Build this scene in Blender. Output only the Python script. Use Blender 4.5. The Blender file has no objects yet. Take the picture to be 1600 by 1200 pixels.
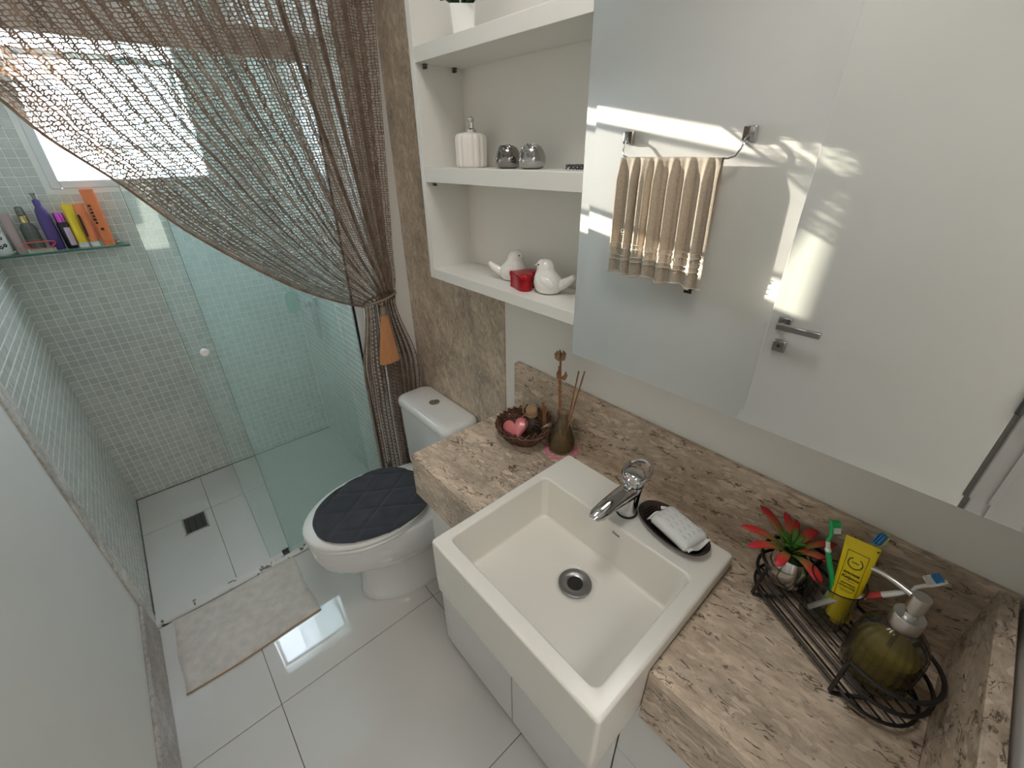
import bpy, bmesh, math, random
from mathutils import Vector, Matrix, Quaternion
from math import sin, cos, pi, radians, sqrt, atan2, exp

random.seed(7)
S = bpy.context.scene
COL = S.collection

# ------------------------------------------------------------------ camera, light, exposure
CAM = Vector((0.8928, -0.7975, 1.6))
RIGHT = Vector((0.6655920, 0.7462777, -0.0075438))
DOWN = Vector((0.3509918, -0.3219319, -0.8792978))
FWD = Vector((-0.6586290, 0.5826057, -0.4762126))
FPX = 662.76
cd = bpy.data.cameras.new('camera')
cam = bpy.data.objects.new('camera', cd)
COL.objects.link(cam)
m3 = Matrix((RIGHT, -DOWN, -FWD)).transposed()
cam.matrix_world = Matrix.Translation(CAM) @ m3.to_4x4()
cd.sensor_width = 36.0
cd.lens = FPX * 36.0 / 1600.0
cd.clip_start = 0.01
cd.clip_end = 2000
S.camera = cam

S.view_settings.view_transform = 'Standard'
S.view_settings.look = 'None'
S.view_settings.gamma = 1.0
S.view_settings.use_curve_mapping = False
S.view_settings.exposure = 0.62

W = bpy.data.worlds.new('sky')
S.world = W
W.use_nodes = True
bg = W.node_tree.nodes['Background']
bg.inputs[0].default_value = (0.78, 0.89, 1.0, 1)
bg.inputs[1].default_value = 12.0

SUN_DIR = Vector((1.0, -0.32, -0.185)).normalized()
sl = bpy.data.lights.new('sun', 'SUN')
sl.energy = 11.5
sl.angle = radians(0.55)
sl.color = (1.0, 0.90, 0.74)
so = bpy.data.objects.new('sun', sl)
COL.objects.link(so)
so.location = (-6, 2, 4)
so.rotation_euler = SUN_DIR.to_track_quat('-Z', 'Y').to_euler()


def area(name, loc, direction, sx, sy, energy, color=(1, 1, 1), portal=False):
    l = bpy.data.lights.new(name, 'AREA')
    l.shape = 'RECTANGLE'
    l.size = sx
    l.size_y = sy
    l.energy = energy
    l.color = color
    o = bpy.data.objects.new(name, l)
    COL.objects.link(o)
    o.location = loc
    o.rotation_euler = Vector(direction).to_track_quat('-Z', 'Y').to_euler()
    if portal:
        l.cycles.is_portal = True
    return o


# portal guides the sky light through the shower window; unseen fill lamps are added in the hall and the bathroom
area('window_portal', (-1.71, -0.645, 1.765), (1, 0, 0), 0.52, 0.50, 1.0, portal=True)
area('hall_fill_light', (1.75, -0.80, 2.36), (0, 0, -1), 0.5, 0.5, 6.0, (1.0, 0.97, 0.93))
area('bath_fill_light', (0.45, -0.50, 2.375), (0, 0, -1), 0.34, 0.34, 3.2, (1.0, 0.97, 0.92))

try:
    S.cycles.max_bounces = 14
    S.cycles.diffuse_bounces = 6
    S.cycles.glossy_bounces = 6
    S.cycles.transmission_bounces = 10
    S.cycles.transparent_max_bounces = 24
    S.cycles.sample_clamp_indirect = 6.0
    S.cycles.caustics_refractive = True
    S.cycles.caustics_reflective = False
except Exception:
    pass

# ------------------------------------------------------------------ helpers: materials
MATS = {}


def setin(n, **kw):
    for k, v in kw.items():
        k = k.replace('_', ' ')
        if k in n.inputs:
            n.inputs[k].default_value = v


def newmat(name):
    m = bpy.data.materials.new(name)
    m.use_nodes = True
    nt = m.node_tree
    return m, nt, nt.nodes, nt.links, nt.nodes['Principled BSDF']


def rgba(c):
    return (c[0], c[1], c[2], 1.0)


def plain(name, color, rough=0.5, metal=0.0, bump=0.0, bscale=200.0, var=0.0, vscale=8.0, **kw):
    """principled surface with slight procedural colour variation and fine relief"""
    m, nt, N, L, p = newmat(name)
    setin(p, Base_Color=rgba(color), Roughness=rough, Metallic=metal)
    setin(p, **kw)
    tc = N.new('ShaderNodeTexCoord')
    if var > 0:
        n = N.new('ShaderNodeTexNoise')
        setin(n, Scale=vscale, Detail=4.0)
        L.new(tc.outputs['Object'], n.inputs['Vector'])
        r = N.new('ShaderNodeValToRGB')
        r.color_ramp.elements[0].position = 0.3
        r.color_ramp.elements[1].position = 0.7
        r.color_ramp.elements[0].color = rgba([c * (1 - var) for c in color])
        r.color_ramp.elements[1].color = rgba([min(1, c * (1 + var)) for c in color])
        L.new(n.outputs['Fac'], r.inputs['Fac'])
        L.new(r.outputs['Color'], p.inputs['Base Color'])
    if bump > 0:
        n2 = N.new('ShaderNodeTexNoise')
        setin(n2, Scale=bscale, Detail=3.0)
        L.new(tc.outputs['Object'], n2.inputs['Vector'])
        b = N.new('ShaderNodeBump')
        setin(b, Strength=bump, Distance=0.002)
        L.new(n2.outputs['Fac'], b.inputs['Height'])
        L.new(b.outputs['Normal'], p.inputs['Normal'])
    MATS[name] = m
    return m


def mapping(N, L, scale, rot=(0, 0, 0)):
    tc = N.new('ShaderNodeTexCoord')
    mp = N.new('ShaderNodeMapping')
    mp.inputs['Scale'].default_value = scale
    mp.inputs['Rotation'].default_value = rot
    L.new(tc.outputs['Object'], mp.inputs['Vector'])
    return mp


def ramp(N, stops, interp='LINEAR'):
    r = N.new('ShaderNodeValToRGB')
    r.color_ramp.interpolation = interp
    e = r.color_ramp.elements
    while len(e) < len(stops):
        e.new(0.5)
    for i, (pos, c) in enumerate(stops):
        e[i].position = pos
        e[i].color = rgba(c) if len(c) == 3 else c
    return r


def mixrgb(N, L, fac, a, b, mode='MIX'):
    mx = N.new('ShaderNodeMix')
    mx.data_type = 'RGBA'
    mx.blend_type = mode
    for sock, v in ((mx.inputs[0], fac), (mx.inputs[6], a), (mx.inputs[7], b)):
        if isinstance(v, (int, float)):
            sock.default_value = v
        elif isinstance(v, tuple):
            sock.default_value = rgba(v)
        else:
            L.new(v, sock)
    return mx.outputs[2]


def travertine(name, stretch, rot=(0, 0, 0), base=(0.55, 0.445, 0.345), pits=1.0, rough=0.28, frag=1.0):
    """shell limestone: clouded beige ground, pale fragments of several sizes, thin dark cracks along one axis"""
    m, nt, N, L, p = newmat(name)
    w = mapping(N, L, (1, 1, 1), rot)
    mp = N.new('ShaderNodeMapping')
    mp.inputs['Scale'].default_value = stretch
    L.new(w.outputs[0], mp.inputs['Vector'])

    def noise(scale, detail=5.0, dist=0.0, rough_=0.6, src=None):
        n = N.new('ShaderNodeTexNoise')
        setin(n, Scale=scale, Detail=detail, Distortion=dist, Roughness=rough_)
        L.new((src or mp).outputs[0], n.inputs['Vector'])
        return n

    def mul(a_, b_):
        k = N.new('ShaderNodeMath'); k.operation = 'MULTIPLY'
        for i_, q in enumerate((a_, b_)):
            if isinstance(q, (int, float)):
                k.inputs[i_].default_value = q
            else:
                L.new(q, k.inputs[i_])
        return k.outputs[0]
    a = noise(9.0, 9.0, 0.9)
    ra = ramp(N, [(0.28, [c * 0.66 for c in base]), (0.45, [c * 0.93 for c in base]), (0.58, [c * 1.13 for c in base]), (0.74, [min(0.9, c * 1.45) for c in base])])
    L.new(a.outputs['Fac'], ra.inputs['Fac'])
    g = noise(70.0, 5.0, 0.6, 0.7)
    rg = ramp(N, [(0.32, (0.66, 0.63, 0.60)), (0.5, (1.0, 1.0, 1.0)), (0.68, (1.28, 1.29, 1.30))])
    L.new(g.outputs['Fac'], rg.inputs['Fac'])
    col = mixrgb(N, L, 0.9, ra.outputs['Color'], rg.outputs['Color'], 'MULTIPLY')
    wv = noise(26.0, 3.0, 0.0)
    vm = N.new('ShaderNodeMix'); vm.data_type = 'VECTOR'
    vm.inputs[0].default_value = 0.045
    L.new(mp.outputs[0], vm.inputs[4]); L.new(wv.outputs['Color'], vm.inputs[5])
    for scale, keep, rad, amt in ((30.0, 0.66, 0.30, 0.60), (75.0, 0.45, 0.33, 0.58)):
        v = N.new('ShaderNodeTexVoronoi')
        setin(v, Scale=scale, Randomness=1.0)
        L.new(vm.outputs[1], v.inputs['Vector'])
        rv = ramp(N, [(0.0, (1, 1, 1)), (rad, (1, 1, 1)), (rad + 0.05, (0, 0, 0))])
        L.new(v.outputs['Distance'], rv.inputs['Fac'])
        sep = N.new('ShaderNodeSeparateColor'); L.new(v.outputs['Color'], sep.inputs[0])
        rs = ramp(N, [(keep, (0, 0, 0)), (min(0.999, keep + 0.16), (1, 1, 1))]); L.new(sep.outputs[0], rs.inputs['Fac'])
        f = mul(mul(rv.outputs['Color'], rs.outputs['Color']), amt * frag)
        col = mixrgb(N, L, f, col, (min(0.9, base[0] * 1.50), min(0.9, base[1] * 1.56), min(0.9, base[2] * 1.62)))
    mk = None
    for sc_, lo, hi, msc, mlo in ((30.0, 0.488, 0.502, 34.0, 0.545), (60.0, 0.482, 0.506, 44.0, 0.56)):
        k = noise(sc_, 5.0, 0.9, 0.55)
        rk = ramp(N, [(lo - 0.016, (0, 0, 0)), (lo, (1, 1, 1)), (hi, (1, 1, 1)), (hi + 0.016, (0, 0, 0))])
        L.new(k.outputs['Fac'], rk.inputs['Fac'])
        msk = noise(msc, 3.0, 0.6)
        rm = ramp(N, [(mlo, (0, 0, 0)), (mlo + 0.035, (1, 1, 1))])
        L.new(msk.outputs['Fac'], rm.inputs['Fac'])
        q = mul(rk.outputs['Color'], rm.outputs['Color'])
        if mk is None:
            mk = q
        else:
            mx_ = N.new('ShaderNodeMath'); mx_.operation = 'MAXIMUM'
            L.new(mk, mx_.inputs[0]); L.new(q, mx_.inputs[1]); mk = mx_.outputs[0]
    mk = mul(mk, 0.88 * pits)
    col = mixrgb(N, L, mk, col, (0.085, 0.055, 0.035))
    L.new(col, p.inputs['Base Color'])
    setin(p, Roughness=rough)
    b = N.new('ShaderNodeBump'); setin(b, Strength=0.35, Distance=0.002)
    inv = N.new('ShaderNodeMath'); inv.operation = 'SUBTRACT'; inv.inputs[0].default_value = 1.0
    L.new(mk, inv.inputs[1])
    L.new(inv.outputs[0], b.inputs['Height']); L.new(b.outputs['Normal'], p.inputs['Normal'])
    MATS[name] = m
    return m


def arch_glass(name, tint, haze=0.05, haze_col=(0.7, 0.8, 0.78), rough=0.02, spots=0.0, refl=0.6, edge=0.0):
    """flat architectural glass: tinted clear transmission, fresnel reflection, a little limescale haze"""
    m, nt, N, L, p = newmat(name)
    N.remove(p)
    out = N['Material Output']
    tr = N.new('ShaderNodeBsdfTransparent'); tr.inputs[0].default_value = rgba(tint)
    if edge > 0:      # longer way through the wall of a curved vessel absorbs more
        lw = N.new('ShaderNodeLayerWeight'); lw.inputs[0].default_value = 0.5
        pw = N.new('ShaderNodeMath'); pw.operation = 'POWER'; pw.inputs[1].default_value = 1.5
        L.new(lw.outputs['Facing'], pw.inputs[0])
        L.new(mixrgb(N, L, pw.outputs[0], tuple(tint), tuple(c * (1 - edge) for c in tint)), tr.inputs[0])
    gl = N.new('ShaderNodeBsdfGlossy'); gl.inputs['Roughness'].default_value = rough
    fr = N.new('ShaderNodeFresnel'); fr.inputs[0].default_value = 1.45
    lim = N.new('ShaderNodeMath'); lim.operation = 'MULTIPLY'; lim.inputs[1].default_value = refl
    geo = N.new('ShaderNodeNewGeometry')      # no total reflection from inside a thin wall
    fs = N.new('ShaderNodeMath'); fs.operation = 'SUBTRACT'; fs.inputs[0].default_value = 1.0
    L.new(geo.outputs['Backfacing'], fs.inputs[1])
    ff = N.new('ShaderNodeMath'); ff.operation = 'MULTIPLY'
    L.new(fr.outputs[0], ff.inputs[0]); L.new(fs.outputs[0], ff.inputs[1])
    L.new(ff.outputs[0], lim.inputs[0])
    m1 = N.new('ShaderNodeMixShader')
    L.new(lim.outputs[0], m1.inputs[0]); L.new(tr.outputs[0], m1.inputs[1]); L.new(gl.outputs[0], m1.inputs[2])
    df = N.new('ShaderNodeBsdfDiffuse'); df.inputs[0].default_value = rgba(haze_col)
    tl = N.new('ShaderNodeBsdfTranslucent'); tl.inputs[0].default_value = rgba(haze_col)
    hz = N.new('ShaderNodeMixShader'); hz.inputs[0].default_value = 0.5
    L.new(df.outputs[0], hz.inputs[1]); L.new(tl.outputs[0], hz.inputs[2])
    m2 = N.new('ShaderNodeMixShader')
    m2.inputs[0].default_value = haze
    if spots > 0:
        tc = N.new('ShaderNodeTexCoord')
        n = N.new('ShaderNodeTexNoise'); setin(n, Scale=160.0, Detail=2.0)
        L.new(tc.outputs['Object'], n.inputs['Vector'])
        mr = N.new('ShaderNodeMapRange')
        setin(mr, From_Min=0.5, From_Max=0.7, To_Min=haze, To_Max=haze + spots)
        mr.clamp = True
        L.new(n.outputs['Fac'], mr.inputs[0]); L.new(mr.outputs[0], m2.inputs[0])
    L.new(m1.outputs[0], m2.inputs[1]); L.new(hz.outputs[0], m2.inputs[2])
    L.new(m2.outputs[0], out.inputs[0])
    MATS[name] = m
    return m


def thin_glass(name, tint, rough=0.0, refl=1.0):
    return arch_glass(name, tint, haze=0.015, haze_col=(0.9, 0.9, 0.9), rough=rough, refl=0.9, edge=0.75)


# ---- palette
plain('wall_paint', (0.84, 0.825, 0.79), 0.55, bump=0.12, bscale=90, var=0.015, vscale=3)
plain('ceiling_paint', (0.90, 0.89, 0.87), 0.8)
plain('grout', (0.84, 0.84, 0.80), 0.8)
plain('floor_grout', (0.16, 0.14, 0.125), 0.8)
plain('porcelain_tile', (0.66, 0.635, 0.605), 0.03, var=0.015, vscale=2)
plain('shower_tile', (0.66, 0.65, 0.62), 0.35, var=0.03, vscale=6, bump=0.1, bscale=300)
plain('ceramic', (0.83, 0.83, 0.82), 0.08, Coat_Weight=0.3)
plain('sink_ceramic', (0.82, 0.80, 0.74), 0.24)
plain('lacquer', (0.79, 0.79, 0.775), 0.3)
plain('cabinet_laminate', (0.78, 0.765, 0.725), 0.4, bump=0.05, bscale=500)
plain('chrome', (0.62, 0.62, 0.63), 0.09, 1.0)
plain('brushed_steel', (0.62, 0.61, 0.60), 0.3, 1.0)
plain('dark_metal', (0.12, 0.12, 0.12), 0.35, 0.8)
plain('aluminium', (0.72, 0.71, 0.69), 0.35, 0.7)
plain('white_aluminium', (0.78, 0.78, 0.77), 0.35)
plain('black_rubber', (0.012, 0.012, 0.012), 0.5)
plain('black_paint', (0.012, 0.011, 0.010), 0.4)
plain('ink', (0.02, 0.018, 0.015), 0.6)
plain('mirror_silver', (0.93, 0.94, 0.93), 0.0, 1.0)
plain('glass_edge', (0.05, 0.16, 0.13), 0.2)
plain('white_plastic', (0.85, 0.85, 0.83), 0.3)
plain('door_paint', (0.79, 0.78, 0.75), 0.22, bump=0.02, bscale=60)
plain('casing_paint', (0.52, 0.51, 0.50), 0.4)
plain('grey_metal', (0.30, 0.30, 0.30), 0.3, 0.9)
plain('cover_fabric', (0.042, 0.047, 0.060), 0.95, bump=0.5, bscale=600, var=0.2, vscale=20, Sheen_Weight=0.15)
plain('mat_fabric', (0.63, 0.58, 0.53), 0.95, bump=0.8, bscale=180, var=0.10, vscale=30)
plain('mat_edge', (0.40, 0.27, 0.17), 0.9, bump=0.5, bscale=400)
plain('towel_fabric', (0.60, 0.50, 0.395), 0.95, bump=1.0, bscale=420, var=0.12, vscale=120, Sheen_Weight=0.3)
plain('towel_band', (0.68, 0.60, 0.51), 0.8, bump=0.6, bscale=700)
plain('tassel_fibre', (0.58, 0.275, 0.125), 0.75)
plain('tassel_cap', (0.28, 0.22, 0.17), 0.5)
plain('wicker', (0.115, 0.052, 0.030), 0.55, var=0.4, vscale=60)
plain('twig', (0.30, 0.135, 0.055), 0.6, var=0.3, vscale=60)
plain('cork', (0.36, 0.23, 0.13), 0.85, bump=0.6, bscale=300, var=0.2, vscale=120)
plain('pink_soap', (0.86, 0.22, 0.23), 0.35, Subsurface_Weight=0.1)
plain('bird_ceramic', (0.84, 0.82, 0.79), 0.10, Coat_Weight=0.5, bump=0.35, bscale=90)
plain('bottle_ceramic', (0.82, 0.78, 0.73), 0.25)
plain('red_tin', (0.42, 0.012, 0.022), 0.28, 0.55)
plain('silver_dark', (0.30, 0.285, 0.275), 0.12, 1.0)
plain('silver_pale', (0.46, 0.45, 0.435), 0.16, 1.0)
plain('pot_silver', (0.66, 0.65, 0.63), 0.2, 1.0)
plain('leaf_dark', (0.018, 0.05, 0.018), 0.6)
plain('doily_pink', (0.72, 0.29, 0.33), 0.9)
plain('doily_white', (0.80, 0.74, 0.72), 0.9, bump=0.6, bscale=400)
plain('soap_paper', (0.76, 0.78, 0.77), 0.6, bump=0.7, bscale=220)
plain('soap_print', (0.50, 0.56, 0.57), 0.6)
plain('brush_green', (0.03, 0.50, 0.16), 0.3)
plain('brush_white', (0.86, 0.85, 0.83), 0.3)
plain('brush_red', (0.60, 0.07, 0.06), 0.35)
plain('brush_blue', (0.05, 0.28, 0.62), 0.35)
plain('brush_lime', (0.55, 0.55, 0.17), 0.35)
plain('tube_yellow', (0.86, 0.66, 0.008), 0.32)
plain('orange_plastic', (0.82, 0.225, 0.075), 0.35)
plain('yellow_plastic', (0.88, 0.62, 0.03), 0.3)
plain('purple_plastic', (0.085, 0.05, 0.22), 0.35)
plain('black_plastic', (0.025, 0.015, 0.02), 0.25)
plain('magenta_metal', (0.55, 0.10, 0.48), 0.2, 0.9)
plain('gold_metal', (0.60, 0.48, 0.22), 0.2, 1.0)
plain('pink_plastic', (0.45, 0.34, 0.32), 0.4)
plain('lilac_label', (0.60, 0.46, 0.60), 0.5)
plain('ivory_bristle', (0.78, 0.74, 0.62), 0.7)
plain('green_sponge', (0.10, 0.45, 0.30), 0.8)
plain('brown_smear', (0.24, 0.14, 0.08), 0.7)
plain('building_hazed', (0.55, 0.62, 0.70), 0.9, var=0.1, vscale=0.05)  # pale blue distance haze is painted into the wall colour
plain('ground_haze', (0.50, 0.58, 0.60), 1.0)  # distance haze is put into the ground colour
plain('hose_metal', (0.35, 0.37, 0.38), 0.3, 0.9)
plain('mould_joint', (0.13, 0.125, 0.105), 0.8, var=0.5, vscale=30)
plain('valve_chrome', (0.6, 0.6, 0.6), 0.2, 1.0)

travertine('stone_counter', (0.42, 1.05, 1.05), rot=(0, 0, radians(-8)))
travertine('stone_splash', (0.42, 1.0, 1.1), rot=(0, radians(8), 0))
travertine('stone_side', (1.1, 0.45, 1.0), rot=(radians(30), 0, 0))
travertine('stone_panel', (1.15, 1.0, 0.62), rot=(0, radians(14), 0), base=(0.52, 0.425, 0.33), pits=0.35, rough=0.3, frag=0.8)
travertine('stone_skirting', (1.0, 1.0, 1.6), base=(0.40, 0.36, 0.325), pits=0.5, rough=0.4, frag=0.5)
travertine('stone_trim', (1.0, 1.0, 0.8), base=(0.66, 0.62, 0.57), pits=0.25, rough=0.4, frag=0.4)


def mosaic_mat():
    m, nt, N, L, p = newmat('mosaic_glaze')
    oi = N.new('ShaderNodeObjectInfo')
    g = N.new('ShaderNodeNewGeometry')
    ad = N.new('ShaderNodeMath'); ad.operation = 'ADD'
    L.new(oi.outputs['Random'], ad.inputs[0]); L.new(g.outputs['Random Per Island'], ad.inputs[1])
    fr = N.new('ShaderNodeMath'); fr.operation = 'FRACT'
    L.new(ad.outputs[0], fr.inputs[0])
    r = ramp(N, [(0.0, (0.545, 0.565, 0.525)), (0.5, (0.59, 0.605, 0.56)), (1.0, (0.65, 0.655, 0.605))])
    L.new(fr.outputs[0], r.inputs['Fac'])
    L.new(r.outputs['Color'], p.inputs['Base Color'])
    setin(p, Roughness=0.16)
    tc = N.new('ShaderNodeTexCoord')
    n = N.new('ShaderNodeTexNoise'); setin(n, Scale=50.0, Detail=2.0)
    L.new(tc.outputs['Object'], n.inputs['Vector'])
    b = N.new('ShaderNodeBump'); setin(b, Strength=0.25, Distance=0.003)
    L.new(n.outputs['Fac'], b.inputs['Height']); L.new(b.outputs['Normal'], p.inputs['Normal'])
    MATS['mosaic_glaze'] = m


mosaic_mat()
arch_glass('shower_glass', (0.945, 0.98, 0.97), haze=0.08, haze_col=(0.66, 0.76, 0.74), spots=0.05)
arch_glass('shower_glass_old', (0.92, 0.965, 0.955), haze=0.20, haze_col=(0.66, 0.75, 0.73), spots=0.04)
arch_glass('shelf_glass', (0.85, 0.95, 0.92), haze=0.05, haze_col=(0.5, 0.7, 0.66))
thin_glass('clear_glass', (0.965, 0.97, 0.965))
thin_glass('smoke_plastic', (0.40, 0.36, 0.38))
thin_glass('clear_wrap', (0.94, 0.94, 0.94), rough=0.15)
thin_glass('clear_bottle', (0.75, 0.77, 0.76))


def frosted():
    m, nt, N, L, p = newmat('frosted_pane')
    N.remove(p)
    out = N['Material Output']
    tr = N.new('ShaderNodeBsdfTransparent'); tr.inputs[0].default_value = (0.95, 0.97, 1, 1)
    tl = N.new('ShaderNodeBsdfTranslucent'); tl.inputs[0].default_value = (0.88, 0.92, 0.97, 1)
    n = N.new('ShaderNodeTexVoronoi'); setin(n, Scale=90.0)
    tc = N.new('ShaderNodeTexCoord'); L.new(tc.outputs['Object'], n.inputs['Vector'])
    mr = N.new('ShaderNodeMapRange'); setin(mr, From_Min=0.0, From_Max=0.7, To_Min=0.28, To_Max=0.42)
    L.new(n.outputs['Distance'], mr.inputs[0])
    mx = N.new('ShaderNodeMixShader')
    L.new(mr.outputs[0], mx.inputs[0]); L.new(tr.outputs[0], mx.inputs[1]); L.new(tl.outputs[0], mx.inputs[2])
    L.new(mx.outputs[0], out.inputs[0])
    MATS['frosted_pane'] = m


frosted()


def liquid(name, tint, milk):
    m, nt, N, L, p = newmat(name)
    setin(p, Base_Color=rgba(tint), Roughness=0.15, Transmission_Weight=0.0)
    out = N['Material Output']
    tr = N.new('ShaderNodeBsdfTransparent'); tr.inputs[0].default_value = rgba(tint)
    mx = N.new('ShaderNodeMixShader'); mx.inputs[0].default_value = milk
    L.new(tr.outputs[0], mx.inputs[1]); L.new(p.outputs[0], mx.inputs[2])
    L.new(mx.outputs[0], out.inputs[0])
    MATS[name] = m


liquid('hand_soap_liquid', (0.56, 0.45, 0.06), 0.30)
liquid('diffuser_liquid', (0.78, 0.62, 0.30), 0.12)
arch_glass('diffuser_glass_tint', (0.93, 0.92, 0.86), haze=0.05, haze_col=(0.75, 0.74, 0.62), refl=0.9, edge=0.6)


def succulent_mat():
    m, nt, N, L, p = newmat('succulent_leaf')
    at = N.new('ShaderNodeUVMap')
    sx = N.new('ShaderNodeSeparateXYZ'); L.new(at.outputs[0], sx.inputs[0])
    r = ramp(N, [(0.0, (0.09, 0.22, 0.03)), (0.28, (0.20, 0.24, 0.05)), (0.5, (0.42, 0.13, 0.045)), (0.75, (0.55, 0.03, 0.03)), (1.0, (0.56, 0.01, 0.03))])
    L.new(sx.outputs[1], r.inputs['Fac']); L.new(r.outputs['Color'], p.inputs['Base Color'])
    setin(p, Roughness=0.45, Subsurface_Weight=0.05)
    MATS['succulent_leaf'] = m
    plain('succulent_heart', (0.07, 0.22, 0.03), 0.45)


succulent_mat()


def lace_mat():
    m, nt, N, L, p = newmat('crochet_yarn')
    out = N['Material Output']
    tc = N.new('ShaderNodeTexCoord')
    n = N.new('ShaderNodeTexNoise'); setin(n, Scale=40.0, Detail=3.0)
    L.new(tc.outputs['Object'], n.inputs['Vector'])
    r = ramp(N, [(0.3, (0.235, 0.165, 0.125)), (0.7, (0.40, 0.295, 0.225))])
    L.new(n.outputs['Fac'], r.inputs['Fac'])
    df = N.new('ShaderNodeBsdfDiffuse'); L.new(r.outputs['Color'], df.inputs[0])
    tl = N.new('ShaderNodeBsdfTranslucent'); L.new(r.outputs['Color'], tl.inputs[0])
    mx = N.new('ShaderNodeMixShader'); mx.inputs[0].default_value = 0.3
    L.new(df.outputs[0], mx.inputs[1]); L.new(tl.outputs[0], mx.inputs[2])
    L.new(mx.outputs[0], out.inputs[0])
    N.remove(p)
    MATS['crochet_yarn'] = m


lace_mat()


def sill_mat():
    m, nt, N, L, p = newmat('sill_marble')
    mp = mapping(N, L, (1, 1, 1))
    n = N.new('ShaderNodeTexNoise'); setin(n, Scale=28.0, Detail=4.0, Distortion=0.5)
    L.new(mp.outputs[0], n.inputs['Vector'])
    r = ramp(N, [(0.0, (0.70, 0.68, 0.65)), (0.60, (0.66, 0.64, 0.61)), (0.645, (0.10, 0.09, 0.08)), (1.0, (0.06, 0.06, 0.05))])
    L.new(n.outputs['Fac'], r.inputs['Fac']); L.new(r.outputs['Color'], p.inputs['Base Color'])
    setin(p, Roughness=0.35)
    MATS['sill_marble'] = m


sill_mat()

# ------------------------------------------------------------------ helpers: geometry
ORIG = {}


def empty(name, label, cat, loc=(0, 0, 0), group=None, kind=None):
    o = bpy.data.objects.new(name, None)
    o.empty_display_size = 0.05
    COL.objects.link(o)
    o.location = loc
    ORIG[o] = Vector(loc)
    tag(o, label, cat, group, kind)
    return o


def tag(o, label=None, cat=None, group=None, kind=None):
    if label:
        o['label'] = label
    if cat:
        o['category'] = cat
    if group:
        o['group'] = group
    if kind:
        o['kind'] = kind
    return o


def origin_of(o):
    v = Vector((0, 0, 0))
    while o is not None:
        v += ORIG.get(o, Vector((0, 0, 0)))
        o = o.parent
    return v


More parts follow.
